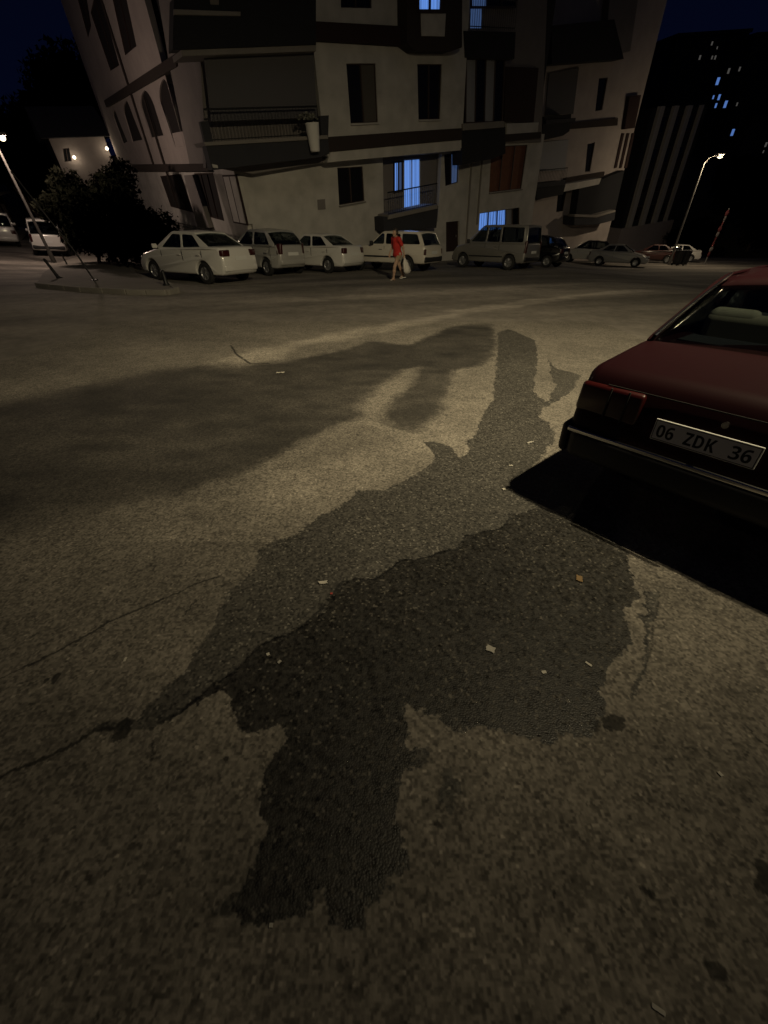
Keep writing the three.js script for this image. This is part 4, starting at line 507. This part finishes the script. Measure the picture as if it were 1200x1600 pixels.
park(makeCar('hatch', 'parked_car', 'white hatchback with a dark roof, right of the black car', 'car', P.white, { group: rgt, roof: P.black, pillar: P.black }), nearL('hatch'), 937, 413, 150, 1.0);
park(makeCar('sedan', 'parked_car', 'silver sedan with its bonnet towards the street', 'car', P.silver, { group: rgt }), [1.33, 0.8], 990, 418, -32, 0.92);
park(makeCar('sedan', 'parked_car', 'dark red sedan between the silver bonnet and the far white car', 'car', P.darkRed, { group: rgt }), nearL('sedan'), 1040, 412, 152, 0.9);
park(makeCar('sedan', 'parked_car', 'white sedan under the far right lamp, last of the row', 'car', P.white, { group: rgt }), nearL('sedan'), 1076, 410, 152, 0.9);
park(makeCar('van', 'parked_van', 'small white van in the left street beside the leaning pole', 'van', P.white, { group: lft, tail: [0.1, 0.4, 0.12, 0.9], bumper: M.plastic }), [-2.0, 0], 82, 401, 122, 1.0);
park(makeCar('van', 'parked_van', 'white van cut by the left picture edge', 'van', P.white, { group: lft }), [-2.0, 0.3], 18, 386, 128, 1.05);
park(makeCar('sedan', 'parked_car', 'pale car with glinting roof behind the small white van', 'car', P.silver, { group: lft }), [-2.0, 0], 66, 376, 120, 1.0);
park(makeCar('sedan', 'parked_car', 'grey car half hidden by the shrubs in the left street', 'car', P.greySilver, { group: lft }), [-2.0, 0], 128, 389, 125, 1.0);
{  // the red saloon in front
  const t = 'oldSedan', cv = document.createElement('canvas'); cv.width = 520; cv.height = 112; const c = cv.getContext('2d'); c.fillStyle = '#e6e3dc'; c.fillRect(0, 0, 520, 112); c.strokeStyle = '#222'; c.lineWidth = 4; c.strokeRect(4, 4, 512, 104); c.fillStyle = '#0b0b0d'; c.font = 'bold 96px sans-serif'; c.textBaseline = 'middle'; c.textAlign = 'left';
  const put = (s, x, w) => { const m = c.measureText(s).width; c.save(); c.translate(x, 60); c.scale(w / m, 1); c.fillText(s, 0, 0); c.restore(); }; put('06', 18, 98); put('ZDK', 168, 158); put('36', 392, 104);
  const tx = new THREE.CanvasTexture(cv); tx.colorSpace = THREE.SRGBColorSpace;
  const car = makeCar(t, 'parked_car', 'dark red old saloon in the foreground with plate 06 ZDK 36', 'car', P.red, { noPlate: true, tail: [0.05, 0.17, 0.40, 0.75], tailIn: 0.012, bumper: M.plastic, seat: std(0.23, 0.21, 0.17, 0.9), handle: M.chrome, mirror: M.plastic }), { root, C, S } = car, hw = C.hw;
  const pg = new THREE.PlaneGeometry(0.46, 0.106).rotateY(-Math.PI / 2).translate(-2.035, 0.70, -0.05); const pl = part('licence_plate', rbox(0.01, 0.112, 0.466, -2.028, 0.70, -0.05, 0.003, 1), M.plate, root, 'white plate reading 06 ZDK 36'); part('plate_print', pg, new THREE.MeshStandardMaterial({ map: tx, roughness: 0.5 }), pl);
  part('bumper_strip', C.warp(rbox(0.02, 0.028, S.W * 0.985, -2.045, 0.555, 0, 0.008, 1)), M.chrome, root);
  for (const s of [1, -1]) for (const z of [0.2, 0.31]) part('lamp_divider', C.warp(box(0.012, 0.165, 0.008, -2.008, 0.75, s * (hw - z))), M.seam, root);
  for (const s of [1, -1]) part('bumper_corner', C.warp(rbox(0.4, 0.19, 0.06, -1.84, 0.48, s * (hw + 0.01), 0.03, 2)), M.plastic, root);
part('trunk_seam', C.warp(box(0.006, 0.006, S.W * 0.8, -1.985, 0.84, 0)), M.seam, root); part('trunk_lock', cyl(0.016, 0.016, 0.02, 10).rotateZ(Math.PI / 2).translate(-2.0, 0.80, 0), M.chrome, root); part('badge', rbox(0.01, 0.03, 0.16, -1.99, 0.84, 0.42, 0.004, 1), M.chrome, root);
  const strip = (s) => { const g = []; const a = S.gh[0], b = S.gh[1]; g.push(new THREE.Vector3(a[0] + 0.05, a[1] + 0.05, s * (hw - 0.075)), new THREE.Vector3((a[0] + b[0]) / 2 + 0.01, (a[1] + b[1]) / 2 + 0.03, s * (hw - 0.085)), new THREE.Vector3(b[0] - 0.03, b[1] + 0.0, s * (hw - 0.1))); return C.warp(tube(g, 0.013, 6, 10)); };
  for (const s of [1, -1]) part('window_trim', strip(s), M.chrome, root);
  part('parcel_shelf', box(0.35, 0.02, S.W * 0.74, -0.98, 0.975, 0), std(0.012, 0.013, 0.02, 0.9), root); part('steering_wheel', new THREE.TorusGeometry(0.18, 0.014, 8, 24).rotateY(Math.PI / 2).translate(0.42, 1.0, -0.36), M.plastic, root); part('dashboard', rbox(0.4, 0.2, S.W * 0.8, 0.7, 0.9, 0, 0.06, 2), M.plastic, root);
  const b = part('rear_bench_top', rbox(0.14, 0.2, S.W * 0.72, -0.78, 1.04, 0, 0.05, 3), std(0.02, 0.021, 0.03, 0.9), root); for (const z of [-0.42, 0.06, 0.5]) part('headrest', rbox(0.12, 0.15, z === 0.06 ? 0.42 : 0.28, -0.83, 1.13 - (z === 0.06 ? -0.02 : 0.05), z, 0.05, 3), std(0.30, 0.28, 0.23, 0.9), b);
  const deg = Math.atan2(0.63, 0.775) / D2R; onGround(root, 1.61 + 0.775 * 2.03, -1.86 - 0.63 * 2.03, deg);
}

// ---------- person ----------
function sdfMesh(c, half, cell, fn) {
  const n = Math.min(150, Math.ceil(2 * half / cell) + 6), mc = new MarchingCubes(n, undefined, false, false, 90000); mc.isolation = 0; const f = mc.field, s = n; let k = 0;
  for (let z = 0; z < s; z++) for (let y = 0; y < s; y++) for (let x = 0; x < s; x++) f[k++] = -fn(c.x + (x / (s / 2) - 1) * half, c.y + (y / (s / 2) - 1) * half, c.z + (z / (s / 2) - 1) * half);
  mc.update(); const g = new THREE.BufferGeometry(), cnt = mc.count ?? mc.geometry.drawRange.count; const p = new Float32Array(mc.positionArray.slice(0, cnt * 3)); for (let i = 0; i < cnt; i++) { p[i * 3] = p[i * 3] * half + c.x; p[i * 3 + 1] = p[i * 3 + 1] * half + c.y; p[i * 3 + 2] = p[i * 3 + 2] * half + c.z; }
  g.setAttribute('position', new THREE.BufferAttribute(p, 3)); g.setAttribute('normal', new THREE.BufferAttribute(new Float32Array(mc.normalArray.slice(0, cnt * 3)), 3)); g.setAttribute('uv', new THREE.BufferAttribute(new Float32Array(cnt * 2), 2)); return g;
}
const capD = (x, y, z, a, b, ra, rb) => { const bx = b[0] - a[0], by = b[1] - a[1], bz = b[2] - a[2], px = x - a[0], py = y - a[1], pz = z - a[2], t = clamp((px * bx + py * by + pz * bz) / (bx * bx + by * by + bz * bz)); return Math.hypot(px - bx * t, py - by * t, pz - bz * t) - (ra + (rb - ra) * t); };
const smin = (a, b, k) => { const h = Math.max(k - Math.abs(a - b), 0) / k; return Math.min(a, b) - h * h * k * 0.25; };
const bones = (list, k = 0.03) => (x, y, z) => { let d = 9; for (const [a, b, ra, rb] of list) d = smin(d, capD(x, y, z, a, b, ra, rb), k); return d; };
{
  // faces -x (left); z towards the viewer. Left leg forward.
  const o = thing('person', 'person in a red top and bare legs walking left, carrying a pale bag', 'person');
  const hipL = [0.0, 0.82, 0.085], hipR = [0.02, 0.82, -0.085], kL = [-0.20, 0.46, 0.09], aL = [-0.27, 0.09, 0.09], kR = [0.12, 0.45, -0.085], aR = [0.29, 0.11, -0.085], shL = [-0.03, 1.27, 0.165], shR = [-0.03, 1.27, -0.165], elL = [0.09, 1.03, 0.22], wrL = [0.12, 0.82, 0.24], elR = [-0.06, 1.02, -0.21], wrR = [-0.19, 0.85, -0.2], neck = [-0.04, 1.33, 0], head = [-0.075, 1.47, 0.01];
  const skin = bones([[hipL, kL, 0.085, 0.055], [kL, [-0.225, 0.32, 0.09], 0.055, 0.056], [[-0.225, 0.32, 0.09], aL, 0.055, 0.036], [hipR, kR, 0.085, 0.055], [kR, [0.19, 0.31, -0.085], 0.055, 0.056], [[0.19, 0.31, -0.085], aR, 0.055, 0.036], [aL, [-0.40, 0.035, 0.09], 0.036, 0.022], [aL, [-0.23, 0.045, 0.09], 0.036, 0.03], [aR, [0.19, 0.035, -0.085], 0.036, 0.022], [aR, [0.33, 0.055, -0.085], 0.036, 0.03], [hipL, hipR, 0.1, 0.1], [[0, 0.85, 0], [-0.02, 1.05, 0], 0.125, 0.115], [[-0.02, 1.05, 0], [-0.03, 1.22, 0], 0.115, 0.12], [shL, shR, 0.06, 0.06], [[-0.03, 1.24, 0], neck, 0.07, 0.05], [neck, head, 0.048, 0.05], [shL, elL, 0.05, 0.038], [elL, wrL, 0.038, 0.026], [shR, elR, 0.05, 0.038], [elR, wrR, 0.038, 0.026]]);
  const headF = (x, y, z) => { const hx = (x - head[0]) / 0.092, hy = (y - head[1]) / 0.118, hz = (z - head[2]) / 0.076; let d = (Math.hypot(hx, hy, hz) - 1) * 0.078; d = smin(d, capD(x, y, z, [head[0] - 0.03, head[1] - 0.07, 0.01], [head[0] - 0.065, head[1] - 0.09, 0.01], 0.04, 0.026), 0.03); d = smin(d, capD(x, y, z, [head[0] - 0.088, head[1] + 0.005, 0.01], [head[0] - 0.108, head[1] - 0.028, 0.01], 0.010, 0.015), 0.015); d = smin(d, capD(x, y, z, [head[0] - 0.085, head[1] - 0.06, -0.012], [head[0] - 0.085, head[1] - 0.06, 0.032], 0.011, 0.011), 0.008); for (const s of [1, -1]) { d = smin(d, capD(x, y, z, [head[0] + 0.01, head[1] + 0.015, 0.01 + s * 0.076], [head[0] + 0.008, head[1] - 0.03, 0.01 + s * 0.074], 0.013, 0.009), 0.008); d = Math.max(d, -(Math.hypot(x - head[0] + 0.092, y - head[1] - 0.012, z - 0.01 - s * 0.032) - 0.014)); } return smin(d, capD(x, y, z, neck, head, 0.048, 0.05), 0.02); };
  const hand = (w, dx, s, curl) => { const l = [[w, [w[0] + dx, w[1] - 0.075, w[2]], 0.024, 0.030]]; for (let k = 0; k < 4; k++) { const ox = (k - 1.5) * 0.019, L = [0.062, 0.072, 0.068, 0.052][k], b = [w[0] + dx + ox, w[1] - 0.085, w[2] + s * 0.004], m = [b[0], b[1] - L * 0.55, b[2] - s * curl * 0.5], t = [m[0], m[1] - L * 0.4 + curl * 0.6, m[2] - s * curl]; l.push([b, m, 0.0088, 0.008], [m, t, 0.008, 0.0068]); } const tb = [w[0] + dx - 0.026, w[1] - 0.045, w[2]]; l.push([tb, [tb[0] - 0.018, tb[1] - 0.03, tb[2] - s * 0.012], 0.012, 0.010], [[tb[0] - 0.018, tb[1] - 0.03, tb[2] - s * 0.012], [tb[0] - 0.012, tb[1] - 0.055, tb[2] - s * 0.022], 0.010, 0.008]); return bones(l, 0.008); };
  const skinM = std(0.36, 0.23, 0.16, 0.65);
  part('body', [sdfMesh(V3(0, 0.72, 0), 0.80, 0.012, skin), sdfMesh(V3(head[0], head[1], 0.01), 0.15, 0.004, headF), sdfMesh(V3(wrL[0], wrL[1] - 0.08, wrL[2]), 0.12, 0.003, hand(wrL, 0.01, 1, 0.03)), sdfMesh(V3(wrR[0], wrR[1] - 0.08, wrR[2]), 0.12, 0.003, hand(wrR, -0.02, -1, 0.02))], skinM, o);
  const shirtF = bones([[[0.0, 0.80, 0.05], [0.0, 0.80, -0.05], 0.135, 0.135], [[0, 0.84, 0], [-0.02, 1.05, 0], 0.145, 0.135], [[-0.02, 1.05, 0], [-0.03, 1.22, 0], 0.135, 0.14], [shL, shR, 0.075, 0.075], [shL, [0.045, 1.12, 0.205], 0.072, 0.062], [shR, [-0.05, 1.12, -0.195], 0.072, 0.062]], 0.05);
  const shirt = part('shirt', sdfMesh(V3(0, 1.02, 0), 0.42, 0.010, (x, y, z) => Math.max(shirtF(x, y, z), 0.745 + 0.015 * Math.sin(x * 30 + z * 25) - y, -(capD(x, y, z, [-0.05, 1.345, 0], [-0.08, 1.5, 0], 0.066, 0.08)), -(0.06 - Math.abs(0)) * 0 - 9)), std(0.38, 0.016, 0.012, 0.85), o);
  part('shorts', sdfMesh(V3(0, 0.74, 0), 0.3, 0.010, (x, y, z) => Math.max(bones([[hipL, [-0.07, 0.64, 0.087], 0.105, 0.088], [hipR, [0.055, 0.64, -0.085], 0.105, 0.088], [hipL, hipR, 0.115, 0.115]], 0.03)(x, y, z), 0.66 - y, y - 0.8)), std(0.26, 0.19, 0.12, 0.9), o);
  part('hair', sdfMesh(V3(head[0], head[1], 0.01), 0.16, 0.005, (x, y, z) => { const d = Math.hypot((x - head[0] - 0.012) / 0.098, (y - head[1] - 0.012) / 0.122, (z - 0.01) / 0.086) - 1; const face = Math.max(x - (head[0] - 0.028), (y - (head[1] + 0.062))); return Math.max(smin(d * 0.085, capD(x, y, z, [head[0] + 0.075, head[1] - 0.02, 0.01], [head[0] + 0.1, head[1] - 0.1, 0.01], 0.038, 0.03), 0.03), -Math.max(face, -9), head[1] - 0.125 - y); }), std(0.022, 0.016, 0.013, 0.6), o);
  for (const [a, dx] of [[aL, -0.055], [aR, -0.02]]) { const s = part('sandal', [rbox(0.255, 0.024, 0.088, a[0] + dx, 0.012, a[2], 0.01, 2), rbox(0.05, 0.012, 0.1, a[0] + dx - 0.05, 0.062, a[2], 0.005, 1)], M.white, o); }
  const g1 = G(622, 437); onGround(o, g1.x, g1.z, 32, true); o.scale.setScalar(1.04); o.position.y += 0.0;
  const bag = thing('shopping_bag', 'pale plastic bag hanging from the hand of the walking person', 'bag'); bag.position.copy(o.position); bag.quaternion.copy(o.quaternion); bag.scale.setScalar(1.04);
  const hx = wrL[0] + 0.01, hy = wrL[1] - 0.10, hz = wrL[2]; const bg = new THREE.LatheGeometry([[0, -0.52], [0.09, -0.51], [0.14, -0.44], [0.145, -0.34], [0.10, -0.18], [0.045, -0.06], [0.02, 0.0]].map(([a, b]) => new THREE.Vector2(a, b)), 24), bp = bg.attributes.position; for (let i = 0; i < bp.count; i++) { const x = bp.getX(i), y = bp.getY(i), z = bp.getZ(i), k = 1 + 0.22 * Math.sin(Math.atan2(z, x) * 5 + y * 14) * clamp(-y * 3); bp.setXYZ(i, x * k + hx - y * 0.24, y + hy, z * k * 0.55 + hz + 0.0); } bg.computeVertexNormals(); part('bag_body', bg, std(0.55, 0.52, 0.48, 0.5), bag); part('bag_handle', [tube([V3(hx, hy - 0.03, hz + 0.015), V3(hx, hy + 0.03, hz + 0.03), V3(hx, hy + 0.035, hz - 0.02), V3(hx, hy - 0.03, hz - 0.015)], 0.006, 6)], std(0.55, 0.52, 0.48, 0.5), bag);
}

// ---------- small street furniture ----------
function bollard(label, px, py, h, lean, r = 0.05) { const o = thing('bollard', label, 'bollard', 'iron bollards at the corner'), g = G(px, py); part('post', new THREE.LatheGeometry([[0, 0], [r * 1.9, 0], [r * 1.9, 0.03], [r * 1.1, 0.09], [r * 0.9, h * 0.8], [r * 1.05, h * 0.86], [r * 0.9, h * 0.95], [0, h]].map(([a, b]) => new THREE.Vector2(a, b)), 12), M.iron, o); part('base_plate', cyl(r * 2.4, r * 2.4, 0.03, 12).translate(0, 0.012, 0), M.iron, o); onGround(o, g.x, g.z, 0, false, 0.095); o.quaternion.multiply(new THREE.Quaternion().setFromAxisAngle(V3(0, 0, 1), lean)); return o; }
bollard('short dark bollard in front of the white sedan door', 262, 452, 0.45, 0.05, 0.06); bollard('leaning dark bollard, leftmost on the corner pavement', 95, 441, 0.72, 0.42); bollard('slim dark bollard right behind the leaning one', 108, 420, 0.55, 0.25, 0.035);
{ const o = thing('leaning_pole', 'long dark pole leaning left at the pavement corner', 'pole'), g = G(150, 445); part('shaft', tube([V3(0, 0, 0), V3(-0.22, 0.9, 0), V3(-0.62, 2.0, 0.02), V3(-1.0, 3.0, 0.0)], 0.028, 8, 16), M.iron, o); part('base', rbox(0.2, 0.06, 0.16, 0, 0.02, 0, 0.02, 1), M.iron, o); onGround(o, g.x, g.z, 0, true, 0.11); }
{ const g = atD(1120, 42), o = thing('flag', 'furled red and white flag on a slanting pole beside the right street', 'flag'); onGround(o, g.x, g.z, 0, true); part('pole', bar(V3(0, -0.2, 0), V3(0.25, 3.9, 0), 0.04), M.galv, o); const red = std(0.11, 0.022, 0.026, 0.95), pale = std(0.14, 0.12, 0.12, 0.95); for (let k = 0; k < 9; k++) { const y = 0.5 + k * 0.36, w = 0.07 + 0.05 * Math.sin(k * 1.7) + 0.02 * rnd(); part('cloth_fold', new THREE.LatheGeometry([[0.045, 0], [w + 0.02, 0.10], [w + 0.03, 0.28], [0.05, 0.42]].map(([a, b]) => new THREE.Vector2(a, b)), 9).scale(1, 1, 0.7).rotateZ(-0.06 + 0.1 * (rnd() - 0.5)).translate(y * 0.062 + 0.03 * rnd(), y, 0), k % 3 === 1 ? pale : red, o); } }
for (const [px, l] of [[1056, 'dark wheeled bin, left of the pair by the far white car'], [1066, 'dark wheeled bin, right of the pair by the far white car']]) { const o = thing('wheeled_bin', l, 'bin', 'wheeled bins'), g = G(px, 415); part('bin_body', new THREE.CylinderGeometry(0.36, 0.28, 0.9, 4, 1).rotateY(Math.PI / 4).translate(0, 0.52, 0), M.plastic, o); part('lid', rbox(0.56, 0.08, 0.56, 0, 1.0, 0, 0.03, 2), M.slate, o); for (const s of [1, -1]) part('wheel', cyl(0.09, 0.09, 0.05, 12).rotateX(Math.PI / 2).translate(-0.2, 0.09, s * 0.22), M.rubber, o); onGround(o, g.x, g.z, 20); }

// ---------- litter on the asphalt ----------
function scrap(name, label, px, py, w, h, mat, turn) { const [p] = road([[px, py]]), n = 5, g = new THREE.PlaneGeometry(w, h, n, n).rotateX(-Math.PI / 2), a = g.attributes.position, k = rnd() * 9; for (let i = 0; i < a.count; i++) { const x = a.getX(i), z = a.getZ(i); a.setXYZ(i, x + (noise(x * 90 + k, z * 90) - 0.5) * w * 0.25, 0.004 + w * 0.14 * noise(x * 70 + k, z * 70 + k), z + (noise(x * 90, z * 90 + k) - 0.5) * h * 0.25); } const b = g.clone(); b.translate(0, -0.0015, 0); g.computeVertexNormals(); const o = solo(name, [g, b], mat, label, name === 'dry_leaf' ? 'leaf' : 'paper scrap', 'litter on the asphalt'); onGround(o, p[0], p[1], turn); return o; }
const leafM = std(0.20, 0.13, 0.06, 0.9), redM = std(0.35, 0.05, 0.04, 0.7), greyP = std(0.34, 0.32, 0.28, 0.9);
for (const [n, l, x, y, w, h, m, t] of [['paper_scrap', 'oval cream paper scrap on the edge of the wet band', 505, 911, 0.045, 0.022, M.paper, 8], ['paper_scrap', 'tiny white paper scrap on the dry asphalt at left', 196, 1031, 0.009, 0.02, M.paper, 5], ['paper_scrap', 'small white paper scrap at the left tip of the dark wet patch', 419, 1023, 0.014, 0.014, M.paper, 30], ['paper_scrap', 'dull grey paper bit right of the small white one', 437, 1035, 0.014, 0.012, greyP, 50], ['dry_leaf', 'crumpled pale leaf in the middle of the wet patch', 766, 1015, 0.032, 0.036, greyP, 60], ['paper_scrap', 'small square paper scrap on the wet patch below the leaf', 850, 1051, 0.018, 0.014, M.paper, 10], ['paper_scrap', 'thin paper strip near the right edge of the wet patch', 919, 1038, 0.010, 0.028, M.paper, 40], ['paper_scrap', 'white paper scrap beside the shadow of the red car', 798, 728, 0.03, 0.02, M.paper, 0], ['paper_scrap', 'white paper scrap just above the tip of the car shadow', 787, 765, 0.026, 0.02, M.paper, 20], ['paper_scrap', 'flat grey paper on the wet arm near the red car bumper', 828, 692, 0.07, 0.025, greyP, 30], ['paper_scrap', 'bright paper scrap on the far dark asphalt', 438, 583, 0.10, 0.04, M.paper, 10], ['bottle_cap', 'red bottle cap at the seam below the cream paper scrap', 518, 928, 0.012, 0.012, redM, 0], ['paper_scrap', 'pale paper shred at the bottom right of the picture', 1028, 1578, 0.024, 0.010, greyP, -30], ['paper_scrap', 'tiny pale shred on the dry asphalt at right', 1125, 1210, 0.012, 0.016, greyP, 20], ['dry_leaf', 'torn brown leaf under the far edge of the wet patch at right', 905, 905, 0.05, 0.03, leafM, 70], ['paper_scrap', 'grey shred at the bottom end of the wet tongue', 424, 1446, 0.010, 0.010, greyP, 0]]) scrap(n, l, x, y, w, h, m, t);

renderer.render(scene, camera);
